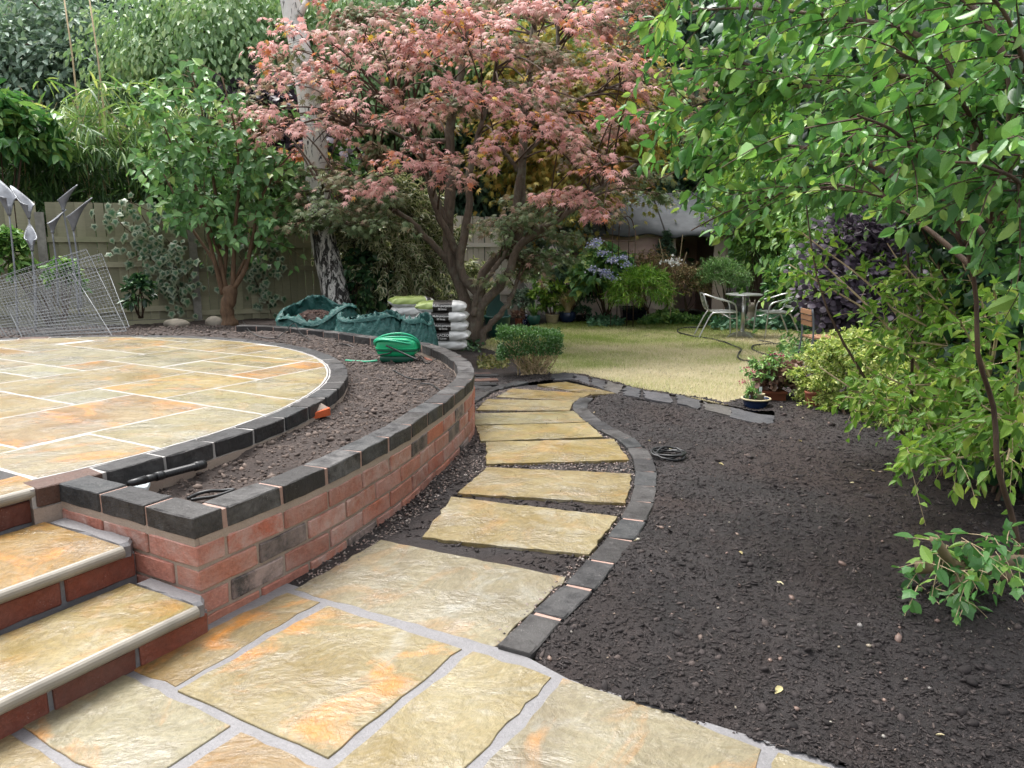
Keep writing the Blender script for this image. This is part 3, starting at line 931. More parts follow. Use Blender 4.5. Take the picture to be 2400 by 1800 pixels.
# ---- steps up to the raised patio
SB = [(.12, -2.04), (.25, -2.416), (ZT, -2.918)]  # (level, b of the nosing)
steps = empty('garden_steps', (*ab(1.0, -2.3), 0), 'three wet sandstone steps with pale rounded nosings and red brick risers', 'steps')
A0 = -.9
for k, (z, b) in enumerate(SB):
    back = (SB[k + 1][1] + .03 if k < 2 else -3.12)
    a1 = 1.495 if k < 2 else 1.535
    core = MB().prism(ccw([ab(A0, b - .043), ab(1.552, b - .043), ab(1.552, back - .2), ab(A0, back - .2)]), -.1, z - .045)
    fix_normals(core.build('mortar', M['mortar_grey'], steps))
    splits = [A0, -.1, .78 if k == 1 else .55, a1] if k != 1 else [A0, -.2, a1]
    for i in range(len(splits) - 1):
        P = ccw([ab(splits[i] + .004, b - .022), ab(splits[i + 1] - .002, b - .022), ab(splits[i + 1] - .002, back - .02), ab(splits[i] + .004, back - .02)])
        o = slab(steps, P, z, stone_col(['#bba652', '#c2993a', '#c29c46'][k], [.35, 1., 1.][k]), .044, .0015, 'tread')
        nb = MB()
        prof = [(0.0006, 0.0)] + [(.021 * math.cos(t), .022 * math.sin(t) - .022) for t in np.linspace(math.pi / 2, -math.pi / 2, 9)] + [(.0006, -.044)]
        V, F = [], []
        ends = np.linspace(splits[i] + .004, splits[i + 1] - .002, 14)
        for e in ends:
            for (pb, pz) in prof: V.append((*ab(e, b - .0215 + pb * (1 + .04 * math.sin(e * 31))), z + pz + .0006))
        m_ = len(prof)
        for q in range(len(ends) - 1):
            for w_ in range(m_ - 1): F.append((q * m_ + w_, q * m_ + w_ + 1, (q + 1) * m_ + w_ + 1, (q + 1) * m_ + w_))
        F += [tuple(range(m_)), tuple((len(ends) - 1) * m_ + w_ for w_ in range(m_))]
        nb.add(V, F)
        no = nb.build('nosing', M['nosing'], o); fix_normals(no)
    zl = 0 if k == 0 else SB[k - 1][0]
    s = 1.548 if k < 2 else a1
    while s > A0:                                 # the brick riser under each tread
        L = min(BL, s - A0 + .05)
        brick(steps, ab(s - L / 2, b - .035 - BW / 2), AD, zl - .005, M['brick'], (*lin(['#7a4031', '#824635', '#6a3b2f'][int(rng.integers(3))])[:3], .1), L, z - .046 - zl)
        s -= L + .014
    if k < 2:                                     # mortar fillet between tread and wall
        f = slab_mesh(ccw([ab(a1 - .001, b - .03), ab(a1 + .03, b - .02), ab(1.5535, b - .05), ab(1.5535, back), ab(a1 - .001, back)]), z - .05, z + .002, .003, .012)
        fix_normals(f.build('fillet', M['mortar_grey'], steps))

# ---- lower patio
lp = MB().prism(ccw([ab(-1.2, -2.2), ab(1.95, -2.13), ab(1.95, -1.08), ab(1.9, -.9), ab(1.9, -.28), ab(1.86, .9), ab(-1.2, .9)]), -.15, -.0035)
lower = lp.build('patio', M['mortar_grey']); fix_normals(lower); lower['kind'] = 'structure'
for P, h_, o_ in [([ab(1.275, -2.1), ab(1.892, -2.07), ab(1.893, -1.905), ab(1.28, -1.89)], '#ab9152', 1.), ([ab(1.27, -1.862), ab(1.886, -1.862), ab(1.88, -1.272), ab(1.267, -1.275)], '#b6aa74', .75),
    ([ab(1.923, -2.065), ab(2.475, -2.101), ab(2.54, -1.222), ab(1.948, -1.19)], '#a5a186', .25), ([ab(.95, -1.238), ab(1.886, -1.234), ab(1.882, -.948), ab(.95, -.95)], '#bcb07a', .15),
    ([ab(.945, -2.083), ab(1.241, -2.08), ab(1.237, -1.596), ab(.945, -1.6)], '#adac8e', .6), ([ab(.6, -1.56), ab(1.232, -1.555), ab(1.235, -1.255), ab(.6, -1.255)], '#b18c46', 1.),
    ([ab(.3, -2.1), ab(.917, -2.1), ab(.91, -1.63), ab(.3, -1.63)], '#b09a5e', .6),
    ([ab(1.1, -.905), ab(1.894, -.908), ab(1.885, -.6), ab(1.862, -.325), ab(1.1, -.3)], '#a9a58b', .5), ([ab(1.1, -.27), ab(1.865, -.285), ab(1.88, .02), ab(1.85, .35), ab(1.1, .36)], '#b2a67a', .4),
    ([ab(.3, -1.6), ab(.57, -1.6), ab(.57, -.95), ab(.3, -.95)], '#b0a070', .5), ([ab(.3, -.92), ab(1.07, -.92), ab(1.07, -.3), ab(.3, -.3)], '#b3a46c', .4), ([ab(.3, -.27), ab(1.07, -.27), ab(1.07, .36), ab(.3, .36)], '#a8a07a', .4)]:
    slab(lower, ccw(np.array(P)), rng.normal(.0, .0015), stone_col(h_, o_), .035, .004)

# ---- path: soil and gravel with sandstone stepping slabs, edged in brick
def zm(x, y, s=.27125, x0=1000, y0=850): return x0 + x * s, y0 + y * s
E_IN = [(1161.6, 1518), (1248, 1436), (1323, 1369), (1381, 1311)] + [zm(*q) for q in [(1550, 1520), (1665, 1360), (1750, 1215), (1785, 1095), (1795, 975), (1785, 895), (1755, 775), (1690, 700), (1625, 650), (1520, 600), (1445, 555), (1350, 485), (1310, 440), (1275, 405), (1275, 368), (1300, 338), (1340, 312), (1420, 283)]]
E_OUT = [(1243.6, 1547), (1325.6, 1458), (1395.5, 1388), (1448.5, 1323)] + [zm(*q) for q in [(1800, 1565), (1895, 1395), (1955, 1245), (1990, 1105), (1990, 985), (1975, 885), (1905, 775), (1825, 700), (1740, 645), (1560, 550), (1460, 485), (1400, 437), (1385, 400), (1385, 368), (1410, 338), (1450, 310), (1510, 283)]]
ein = smooth_curve([on_g(*q)[:2] for q in E_IN], 160); eout = smooth_curve([on_g(*q)[:2] for q in E_OUT], 160)
emid = (ein + eout) / 2
left_far = np.array([on_g(*zm(*q))[:2] for q in [(415, 350), (500, 292), (570, 250), (700, 217), (860, 182), (1000, 160)]])
path_poly = np.concatenate([ein, np.array([on_g(1452, 922)[:2], on_g(1330, 893)[:2], on_g(1290, 889)[:2]]), left_far[::-1], np.array([(-.36, 5.9)]), offset2(W[W[:, 1] < 5.3], -.02)[::-1], [ab(1.93, -2.1), ab(1.93, -1.2)]])
PX, PY = np.linspace(-1.0, 1.1, 170), np.linspace(2.1, 7.4, 420)
path = heightfield('path', PX, PY, lambda x, y: inside(x, y, path_poly) & (x * AD[0] + y * AD[1] > 1.945), lambda X, Y: g(X, Y) - .01 + .006 * fbm(X, Y, 16, 3, 2), M['mulch'])
QS = [[(520, 905), (1770, 960), (1720, 1215), (265, 1130)], [(215, 1160), (1650, 1330), (1400, 1659), (-40, 1510)], [(513, 685), (1620, 660), (1750, 840), (515, 875)], [(425, 545), (1395, 518), (1530, 640), (470, 680)], [(412, 440), (1270, 420), (1388, 512), (418, 538)],
      [(520, 317), (1278, 330), (1235, 415), (425, 410)], [(735, 225), (1425, 268), (1290, 330), (600, 295)], [(1200, 165), (1640, 265), (1425, 275), (955, 190)]]
QH = ['#b1a062', '#b8aa72', '#c0b06c', '#bdae62', '#a9a77c', '#ab9c62', '#ad9a5e', '#aa9858']
for q, h_ in zip(QS, QH):
    P3 = np.array([on_g(*zm(*c_), .004) for c_ in q])
    P = ccw(P3[:, :2])
    slab(path, P, P3[:, 2].mean() + .002, tuple(q * k_ for q, k_ in zip(stone_col(h_, .2), (.95, .92, .8, 1))), .045, .004, tilt=(-math.atan2(float(g(0, P[:, 1].max()) - g(0, P[:, 1].min())), float(np.ptp(P[:, 1]))) * -1, 0, 0))
s = .13; el_ = arclen(emid)[-1]
while s < el_ - .1:
    p, t_ = at_len(emid, s)
    brick(path, p, t_, float(g(*p)) + .012 - BH, M['blue_brick'], blue(.0 if s < 2.2 else .05, .5), BL - .006, name='edging_brick')
    s += .262
e_i, e_o = resample(ein, 120), resample(eout, 120)
e_i, e_o = e_i * .88 + e_o * .12, e_o * .88 + e_i * .12
zz = g(0, emid[:, 1])
mb = MB()                                         # pink mortar showing in the joints of the edging
for i in range(1, 114):
    z = float(g(0, e_i[i, 1])) + .0065
    mb.add([(*e_i[i], z), (*e_o[i], z), (*e_o[i + 1], z), (*e_i[i + 1], z)], [(0, 1, 2, 3)])
mb.build('mortar', M['mortar_pink'], path)
lm = smooth_curve(offset2(smooth_curve(left_far, 40), -.05), 60); s = .12
while s < arclen(lm)[-1] - .1:
    p, t_ = at_len(lm, s)
    brick(path, p, t_, float(g(*p)) + .014 - BH, M['blue_brick'], blue(.15, .2), BL, name='edging_brick'); s += .265
for q in [(455, 110), (520, 118), (445, 150), (510, 160), (440, 190), (495, 200), (450, 228)]:   # a patch of laid bricks beside the wall
    p = on_g(*zm(*q)); brick(path, p, (1, .15), p[2] + .02 - BH, M['blue_brick'], blue(.3, .2), BL, name='edging_brick')

# ---- lawn, its flagstone border, the mulched beds
LAWN_PX = [(1296, 878), (1325, 874), (1370, 880), (1423, 893), (1477, 907), (1540, 920), (1600, 928), (1660, 944), (1700, 952), (1740, 945), (1790, 915), (1850, 880), (1930, 840), (2010, 800), (2000, 785), (1850, 776), (1760, 768), (1700, 757), (1500, 753), (1300, 757), (1255, 764), (1205, 778), (1140, 800), (1120, 815), (1150, 822), (1200, 835), (1250, 850)]
lawn_poly = np.array([on_g(*q)[:2] for q in LAWN_PX])
lawn = heightfield('lawn', np.linspace(-1.2, 6.6, 160), np.linspace(6.0, 15.5, 170), lambda x, y: inside(x, y, lawn_poly), lambda X, Y: g(X, Y) + .004 + .006 * fbm(X, Y, 4, 3, 3), M['lawn'])
UP = [(1288, 881), (1325, 877), (1370, 884), (1423, 897), (1477, 911), (1540, 924), (1600, 931), (1660, 947), (1705, 956), (1760, 970), (1815, 978)]
LO = [(1300, 893), (1340, 892), (1395, 908), (1445, 925), (1490, 933), (1535, 940), (1600, 952), (1660, 966), (1700, 976), (1755, 993), (1815, 1000)]
up_c = smooth_curve([on_g(*q)[:2] for q in UP], 60); lo_c = smooth_curve([on_g(*q)[:2] for q in LO], 60)
kerb = heightfield('stone_border', np.linspace(.2, 2.4, 90), np.linspace(5.3, 8.2, 120), lambda x, y: inside(x, y, np.concatenate([up_c, lo_c[::-1]])), lambda X, Y: g(X, Y) - .002, M['mulch'])
k = 0
cuts = [0, 6, 13, 19, 26, 31, 38, 45, 51, 59]
for i, j in zip(cuts[:-1], cuts[1:]):
    P = np.concatenate([up_c[i:j + 1:2] * .97 + lo_c[i:j + 1:2] * .03, (lo_c[i:j + 1:2] * .97 + up_c[i:j + 1:2] * .03)[::-1]])
    P = P.mean(0) + (P - P.mean(0)) * .97
    slab(kerb, ccw(P), float(g(*P.mean(0))) + .014, (*lin(['#3a3b3f', '#414145', '#37373a', '#474441'][k % 4])[:3], .3), .05, .012, 'flagstone', M['slate'], tilt=(-.018, 0, 0)); k += 1

bed_wall = np.concatenate([offset2(W, .004), [(-3.3, 12.6), (-9, 9.5), (-9, 0)]])
edge_poly = np.concatenate([eout, path_poly[len(ein):]])
kerb_poly = np.concatenate([up_c, lo_c[::-1]])
def mulch_keep(x, y):
    a, b = x * AD[0] + y * AD[1], x * BD[0] + y * BD[1]
    low = ((a < 1.885) & (b > -2.3) & (b < .36)) | (a < 1.5) | ((a < 1.965) & (b < -1.06))
    return ~(low | inside(x, y, edge_poly) | inside(x, y, bed_wall) | inside(x, y, lawn_poly) | inside(x, y, kerb_poly))
def mulch_z(X, Y):
    near = np.clip((4.5 - Y) / 3, 0, 1)
    return g(X, Y) + .004 + .02 * fbm(X, Y, 2.2, 3, 4) + .013 * fbm(X, Y, 8, 3, 5) + .006 * fbm(X, Y, 30, 3, 6) * (.4 + near) + .05 * np.clip((X - 1.2) / 1.5, 0, 1)
my = [1.0]
while my[-1] < 11: my.append(my[-1] + .011 * my[-1] ** .75)
mulch = heightfield('mulch_bed', np.linspace(-2.0, 3.6, 430), np.array(my), mulch_keep, mulch_z, M['mulch'])
r = np.random.default_rng(11)
def sample(n, box, keep, r, near=0.0):
    out = np.zeros((0, 2))
    while len(out) < n:
        x = r.uniform(box[0], box[1], n * 2); y = box[2] + (box[3] - box[2]) * r.uniform(0, 1, n * 2) ** (1 + near)
        k = keep(x, y)
        out = np.concatenate([out, np.c_[x, y][k]])
    return out[:n]
q = sample(60000, (-1.4, 3.2, 1.5, 8.0), mulch_keep, r, 1.3)
n_ = len(q); qc = sample(9000, (-1.4, 3.2, 1.5, 8.0), mulch_keep, r, 1.2)
scatter_blobs('mulch_clods', np.c_[qc, mulch_z(qc[:, 0], qc[:, 1]) + .001], .002 + r.gamma(1.2, .002, len(qc)) * (1 + .1 * qc[:, 1]), M['chips'], np.clip(r.beta(2, 3.5, len(qc)), 0, .85), None, stone_blob(1), .7, 1.4)
scatter_blobs('mulch_chips', np.c_[q, mulch_z(q[:, 0], q[:, 1]) + .002], (.0012 + r.gamma(1.1, .0009, n_)) * (1 + .1 * q[:, 1]), M['chips'], np.clip(r.beta(2, 3.0, n_), 0, 1), None, None, .45, 3.8)
q = sample(160, (-.2, 2.6, 1.6, 5.5), mulch_keep, r, .9)
scatter_blobs('pebbles', np.c_[q, mulch_z(q[:, 0], q[:, 1]) + .004], (.0025 + r.gamma(2, .0018, len(q))), M['pebble'], r.uniform(size=len(q)), None, stone_blob(1), .7, 1.3)

# gravel along the wall, along the edging and in the wide gap between the slabs
def pg_keep(x, y):
    ok = inside(x, y, path_poly) & (x * AD[0] + y * AD[1] > 1.97)
    dw = np.min(np.hypot(x[:, None] - W[None, ::6, 0], y[:, None] - W[None, ::6, 1]), 1)
    de = np.min(np.hypot(x[:, None] - ein[None, ::3, 0], y[:, None] - ein[None, ::3, 1]), 1)
    return ok & ((dw < .13) | (de < .06) | ((y > 4.1) & (y < 4.55)) | (y > 6.3))
q = sample(5200, (-1.0, 1.0, 2.2, 7.2), pg_keep, r)
scatter_blobs('gravel', np.c_[q, g(q[:, 0], q[:, 1]) - .01 + r.uniform(0, .006, len(q))], r.uniform(.004, .0085, len(q)), M['gravel'], r.uniform(size=len(q)), path, None, .75, 1.4)
q = sample(3000, (-.9, .9, 2.3, 6.5), lambda x, y: inside(x, y, path_poly) & (x * AD[0] + y * AD[1] > 2.57), r)
scatter_blobs('soil_crumbs', np.c_[q, g(q[:, 0], q[:, 1]) - .006], r.uniform(.004, .01, len(q)), M['chips'], np.clip(r.beta(2, 4, len(q)), 0, 1), path, None, .5, 2.5)

# ---- soil inside the planter and in the bed behind the raised patio
plant_poly = np.concatenate([[FC0 - FN * .06], [FC1 - FN * .06 - FT * .06], offset2(W, -.06)[4:], [(-3.2, 9.2), (-3.3, 12.9), (-10, 9.6), (-10, 6)]])
def soil_keep(x, y):
    rr = np.hypot(x - PC[0], y - PC[1]); th = np.arctan2(y - PC[1], x - PC[0])
    a = x * AD[0] + y * AD[1]
    return inside(x, y, plant_poly) & (rr > rim_r(th) + .05) & (a > 1.6)
def soil_z(X, Y):
    d = np.hypot(X - W[0, 0], Y - W[0, 1])
    z = .2 + .09 * np.clip((d - .25) / 1.2, 0, 1)
    back = np.clip((Y - 7.6) / 3.5, 0, 1) * np.clip((-2.2 - X) / 1.0, 0, 1)
    return z - .2 * back + .075 * np.clip((Y - 6.4) / .9, 0, 1) * (1 - back) * np.clip((-1.2 - X) / 1.5, 0, 1) + .012 * fbm(X, Y, 3, 3, 7) + .014 * fbm(X, Y, 13, 3, 8) + .006 * fbm(X, Y, 40, 2, 9)
heightfield('planter_soil', np.linspace(-9, -.2, 420), np.r_[np.linspace(2.3, 8.4, 330), np.linspace(8.45, 13, 70)], soil_keep, soil_z, M['planter_soil'])
q = sample(9000, (-2.2, -.3, 2.5, 7.6), soil_keep, r)
scatter_blobs('soil_clods', np.c_[q, soil_z(q[:, 0], q[:, 1]) + .002], r.gamma(1.2, .003, len(q)) + .002, M['clods'], np.clip(r.beta(2, 3, len(q)), 0, 1), None, stone_blob(1), .75, 1.3)
q = sample(3200, (-6.5, -1.5, 7.2, 11.2), soil_keep, r)
scatter_blobs('soil_clods', np.c_[q, soil_z(q[:, 0], q[:, 1]) + .004], r.gamma(1.4, .005, len(q)) + .003, M['clods'], np.clip(r.beta(2, 4, len(q)), 0, 1), None, None, .7, 1.3)

# ---- grass
n_ = 110000
gq = sample(n_, (-1.2, 6.6, 6.0, 15.3), lambda x, y: inside(x, y, lawn_poly), r, .5)
straw = np.clip(.5 + .42 * fbm(gq[:, 0], gq[:, 1], 1.3, 3, 10) + .12 * fbm(gq[:, 0], gq[:, 1], 6, 2, 12) - .45 * np.clip((gq[:, 1] - 12.3) / 1.5, 0, 1) + .18 * np.clip((9 - gq[:, 1]) / 2, 0, 1) + r.normal(0, .14, n_), 0, .999)
h = r.uniform(.018, .042, n_); a = r.uniform(0, 6.283, n_); w = r.uniform(.0022, .0042, n_) * (1 + .08 * gq[:, 1])
lean = np.c_[np.cos(a), np.sin(a)] * (h * r.uniform(.2, .9, n_))[:, None]
sd = np.c_[-np.sin(a + r.normal(0, 1, n_)), np.cos(a)] * w[:, None]
gz = g(gq[:, 0], gq[:, 1]) + .004
V = np.stack([np.c_[gq - sd, gz], np.c_[gq + sd, gz], np.c_[gq + lean, gz + h]], 1).reshape(-1, 3)
bigmesh('grass', V, np.arange(3 * n_).reshape(-1, 3), M['grass'], None, {'rnd': np.repeat(straw, 3)}, kind='stuff')
# ================================================================== FENCE AND SHED
FD = np.array([.897, .442]); FNN = np.array([.442, -.897])       # along the fence; towards the garden
def fp(s, off=0.0): return np.array([-4.85, 11.75]) + FD * s + FNN * off
def fbase(s): return .06 - .045 * max(0, s + 1.0)
FROT = np.array([[FD[0], -FNN[0] * -1, 0], [FD[1], -FNN[1] * -1, 0], [0, 0, 1.]])
_bd = {}
def fence(name, label, s_from, s_to, mat, drop=0.0):
    root = empty(name, (*fp((s_from + s_to) / 2), fbase(s_from)), label, 'fence')
    n = int(round((s_to - s_from) / 1.95))
    for k in range(n):
        s0 = s_from + k * 1.95; zb = fbase(s0 + 1) - drop; s = s0 + .07
        while s < s0 + 1.88:
            w = .118
            h = 1.8 + rng.normal(0, .004)
            key = (mat.name, int(rng.integers(4)))
            if key not in _bd:
                m = MB(); m.prism([(-.061, -.012), (.058, -.002), (.058, .006), (-.061, .014)], 0, 1)
                _bd[key] = m.mesh('fence_board', mat)
            o = link('fence_board', _bd[key], root)
            o.location = np.r_[fp(s + w / 2), zb + .1] - np.array(wloc(root))
            o.rotation_euler = (float(rng.normal(0, .003)), float(rng.normal(0, .005)), .06 + math.atan2(FD[1], FD[0]))
            o.scale = (1, 1, h - .1)
            s += w + .005
        for zr in (.26, .92, 1.5) if mat is M['fence'] else (.3, 1.25):
            m = MB(); m.box((*fp(s0 + .975, .03), zb + zr - (.0 if zr != 1.5 else .22)), (.955, .018, .038), FROT); fix_normals(m.build('rail', mat, root))
        m = MB(); m.box((*fp(s0 + .975, .006), zb - .05), (.95, .012, .14), FROT); m.build('gravel_board', mat, root)
    for k in range(n + 1):
        s0 = s_from + k * 1.95; zb = fbase(s0) - drop
        m = MB(); m.box((*fp(s0, .05), zb + .65), (.055, .05, 1.0), FROT); o = m.build('fence_post', M['concrete'], root)
    return root
fence('garden_fence', 'green-stained close-board fence with concrete posts behind the raised patio, ivy hanging over it', -5.85, 3.9, M['fence'])
_fp0 = fp
def fp(s, off=0.0): return _fp0(s, off - 1.3)
fence('garden_fence', 'weathered grey board fence seen between the stems of the maple tree', 2.32, 6.22, M['fence_grey'], -.22)
fp = _fp0

sh = empty('garden_shed', (2.8, 16.6, -.3), 'old pinkish board shed with sagging grey felt roof at the end of the garden', 'shed')
for k in range(11):
    z = -.25 + k * .165
    m = MB(); m.add([(1.3, 15.985, z), (3.3, 15.985, z), (3.3, 16.0, z + .165), (1.3, 16.0, z + .165), (1.3, 16.03, z), (3.3, 16.03, z), (3.3, 16.03, z + .165), (1.3, 16.03, z + .165)],
                    [(0, 1, 2, 3), (5, 4, 7, 6), (0, 4, 5, 1), (1, 5, 6, 2), (2, 6, 7, 3), (3, 7, 4, 0)])
    m.build('wall_board', M['shed'], sh)
m = MB(); m.box((1.32, 17.3, .6), (.03, 1.25, .88)); m.box((4.45, 17.3, .6), (.03, 1.25, .88)); m.box((2.9, 18.5, .6), (1.6, .03, .88)); m.build('wall', M['shed'], sh)
m = MB(); m.box((3.34, 16.0, .6), (.035, .04, .88)); m.box((4.3, 16.0, .6), (.12, .03, .88)); m.build('door_frame', M['shed'], sh)
m = MB(); m.box((2.95, 15.96, .93), (.36, .02, .025)); m.box((3.25, 15.96, .45), (.02, .02, .5)); m.build('door_ledge', M['rust'], sh)
nx, ny = 26, 10
V, F = [], []
for sgn, y0, y1 in ((1, 15.72, 17.5), (1, 17.5, 19.1)):
    o0 = len(V)
    for j in range(ny):
        for i in range(nx):
            x = .9 + 3.75 * i / (nx - 1); f = j / (ny - 1)
            y = y0 + (y1 - y0) * f
            z = (1.47 + (2.38 - 1.47) * f) if y1 == 17.5 else 2.38 - .9 * f
            z += .02 * math.sin(x * 3.1 + f * 2) + (.035 * math.sin(x * 7.3) - .02 if (j == 0 and y1 == 17.5) else 0) - .05 * math.sin(f * 3.14) * math.sin(x * 1.2)
            V.append((x, y, z))
    F += [(o0 + j * nx + i, o0 + j * nx + i + 1, o0 + (j + 1) * nx + i + 1, o0 + (j + 1) * nx + i) for j in range(ny - 1) for i in range(nx - 1)]
m = MB(); m.add(V, F); o = m.build('roof', M['felt'], sh, True)
md = o.modifiers.new('thick', 'SOLIDIFY'); md.thickness = .04
for px in (1.9, 3.1, 4.0):                       # lapped felt joints
    m = MB(); m.add([(px, 15.73, 1.475), (px + .03, 15.73, 1.475), (px + .03, 17.48, 2.372), (px, 17.48, 2.372)], [(0, 1, 2, 3)]); o = m.build('felt_lap', M['dark'], sh)
    md = o.modifiers.new('t', 'SOLIDIFY'); md.thickness = .012; md.offset = 1

arch = empty('garden_obelisk', at_d(1452, 640, 14.2), 'thin rusty metal hooped plant support in front of the shed', 'plant support')
ab_ = at_d(1450, 650, 14.2)
for k, (dx, dy) in enumerate(((-.13, 0), (.0, .12))):
    P = [(ab_[0] + dx, ab_[1] + dy, -.25), (ab_[0] + dx, ab_[1] + dy, 1.5)]
    P += [(ab_[0] + .02 + .15 * math.cos(t) + dx * .0 - .0 + (0 if k == 0 else .1), ab_[1] + dy * math.cos(t), 1.55 + .22 * math.sin(t)) for t in np.linspace(math.pi, 0, 12)]
    P += [(ab_[0] + .17 + (0 if k == 0 else .1), ab_[1] - dy, 1.5), (ab_[0] + .17 + (0 if k == 0 else .1), ab_[1] - dy, -.25)]
    m = MB(); m.tube(P, .009, 6); m.build('hoop', M['rust'], arch, True)
for z in (1.32, .6):
    m = MB(); m.tube([(ab_[0] - .15, ab_[1] - .02, z), (ab_[0] + .28, ab_[1] - .02, z)], .008, 5); m.build('crossbar', M['rust'], arch)

# ================================================================== THINGS ON THE LAWN
def make_alu_chair(loc, rz, label):
    root = empty('bistro_chair', loc, label, 'chair', 'aluminium bistro chairs on the lawn')
    def L(P): return P
    arm = [(.245, -.25, 0), (.225, -.262, .35), (.20, -.268, .54), (.13, -.27, .60), (-.05, -.265, .645), (-.22, -.24, .70), (-.30, -.15, .725), (-.325, 0, .735)]
    arm = smooth_curve(arm + [(x, -y, z) for x, y, z in arm[-2::-1]], 60)
    MB().tube(arm, .0125, 8).build('arm_frame', M['alu'], root, True, local=True)
    for sy in (-1, 1):
        leg = smooth_curve([(-.37, sy * .235, 0), (-.27, sy * .225, .22), (-.17, sy * .215, .405), (-.10, sy * .213, .425), (.22, sy * .213, .43)], 20)
        MB().tube(leg, .0125, 8).build('leg', M['alu'], root, True, local=True)
        post = smooth_curve([(-.10, sy * .2, .425), (-.21, sy * .2, .46), (-.265, sy * .195, .58), (-.305, sy * .17, .72)], 14)
        MB().tube(post, .011, 8).build('back_post', M['alu'], root, True, local=True)
        MB().tube([(-.02, sy * .213, .425), (.12, sy * .24, .34), (.225, sy * .262, .34)], .009, 6).build('brace', M['alu'], root, True, local=True)
    for i in range(6):
        MB().box((-.15 + i * .075, 0, .437 + .004 * math.cos(i)), (.026, .2, .005)).build('seat_slat', M['alu'], root, local=True)
    for x, z in ((-.232, .515), (-.26, .585), (-.283, .65)):
        c, s_ = math.cos(R(70)), math.sin(R(70))
        MB().box((x, 0, z), (.026, .185, .004), [[c * -1, 0, s_ * 1], [0, 1, 0], [-s_, 0, -c]]).build('back_slat', M['alu'], root, local=True)
    root.rotation_euler = (0, 0, rz)
    return root
p1 = on_g(1684, 790); p2 = on_g(1812, 791); p3 = on_g(1739, 790)
ch = make_alu_chair(p1, R(-4), 'silver slatted bistro chair left of the round table')
dup(ch, tuple(p2), R(184), 'silver slatted bistro chair right of the round table, facing left')
tb = empty('bistro_table', p3, 'round silver pedestal table between two bistro chairs on the lawn', 'table')
m = MB(); m.lathe([(0, .722), (.28, .722), (.298, .716), (.3, .705), (.29, .70), (0, .70)], n=40); m.build('table_top', M['alu'], tb, local=True)
m = MB(); m.tube([(0, 0, .07), (0, 0, .70)], .032, 16); m.build('column', M['alu'], tb, True, local=True)
for a in (R(20), R(110), R(200), R(290)):
    c, s_ = math.cos(a), math.sin(a)
    V = []
    for t, h, w in ((0, .1, .035), (.12, .085, .032), (.24, .045, .028), (.29, .012, .022)):
        for sg in (-1, 1): V += [(c * t - s_ * w * sg, s_ * t + c * w * sg, h), (c * t - s_ * w * sg, s_ * t + c * w * sg, 0)]
    F = []
    for i in range(3):
        o0 = i * 4
        F += [(o0, o0 + 2, o0 + 6, o0 + 4), (o0, o0 + 4, o0 + 5, o0 + 1), (o0 + 2, o0 + 3, o0 + 7, o0 + 6)]
    F.append((12, 14, 15, 13))
    o = MB().add(V, F).build('foot', M['alu'], tb, local=True); fix_normals(o)

pw = on_g(1915, 853)
wc = empty('wooden_chair', pw, 'grey metal folding chair with brown wooden slats half hidden behind the golden shrub', 'chair')
for sy in (-1, 1):
    MB().tube(smooth_curve([(-.19, sy * .18, 0), (-.145, sy * .18, .3), (-.15, sy * .18, .5), (-.175, sy * .18, .68)], 14), .0125, 8).build('back_post', M['steel'], wc, True, local=True)
    MB().tube([(.16, sy * .17, 0), (.14, sy * .17, .33)], .02, 6).build('leg', M['steel'], wc, True, local=True)
    MB().tube([(-.145, sy * .175, .315), (.18, sy * .175, .315)], .01, 6).build('seat_rail', M['steel'], wc, True, local=True)
for i in range(5): MB().box((-.11 + i * .07, 0, .332), (.03, .19, .009)).build('seat_slat', M['teak'], wc, local=True)
for z in (.5, .57, .64): MB().box((-.158 - (z - .5) * .1, 0, z), (.009, .17, .028)).build('back_slat', M['teak'], wc, local=True)
def hz(x, y): return 1500 + x / 4.148, 600 + y / 4.148
HP = [(900, 665), (800, 660), (660, 648), (600, 655), (628, 685), (590, 700), (480, 700), (400, 705), (365, 725), (390, 755), (500, 780), (620, 795), (730, 815), (850, 855), (950, 890), (985, 915), (960, 955), (950, 985), (980, 1010), (1050, 1030), (1200, 1050), (1400, 1045), (1580, 1020), (1650, 970), (1650, 930), (1590, 890), (1480, 865), (1300, 855), (1150, 865), (1090, 890), (1110, 920), (1200, 955), (1330, 975), (1480, 975), (1590, 965)]
hp = smooth_curve([on_g(*hz(*q), .02) for q in HP], 220)
hp[:, 2] = g(hp[:, 0], hp[:, 1]) + .022 + .012 * np.maximum(0, np.sin(np.linspace(0, 60, 220)))
o = MB().tube(hp, .0135, 8).build('garden_hose', M['black'], None, True); props(o, 'black hose snaking and looping across the dry lawn', 'hose')
hp = smooth_curve([on_g(*hz(*q), .02) for q in [(1145, 822), (1220, 832), (1290, 845)]], 20)
o = MB().tube(hp, .0135, 8).build('hose_piece', M['black'], None, True); props(o, 'short loose end of black hose lying above the hose loop on the lawn', 'hose')
hp = smooth_curve([on_g(*hz(*q), .01) for q in [(0, 795), (60, 775), (150, 745), (240, 712), (330, 690), (400, 684)]], 30)
o = MB().tube(hp, .006, 5).build('cable', M['black'], None, True); props(o, 'thin dark cable lying across the back of the lawn left of the hose', 'cable')
c0 = on_g(1567, 1072, .01)
cp = np.array([(c0[0] + (.088 + .012 * math.sin(t * 1.7)) * math.cos(t) + .012 * math.sin(t * .37), c0[1] + (.10 + .016 * math.cos(t * 1.3)) * math.sin(t), float(mulch_z(c0[0], c0[1])) + .016 + .005 * t / 6 + .006 * math.sin(t * 2.2)) for t in np.linspace(0, 26, 150)])
o = MB().tube(cp, .0065, 7).build('cable_coil', M['black'], None, True); props(o, 'coil of black cable lying on the dark mulch beside the brick edging', 'cable')

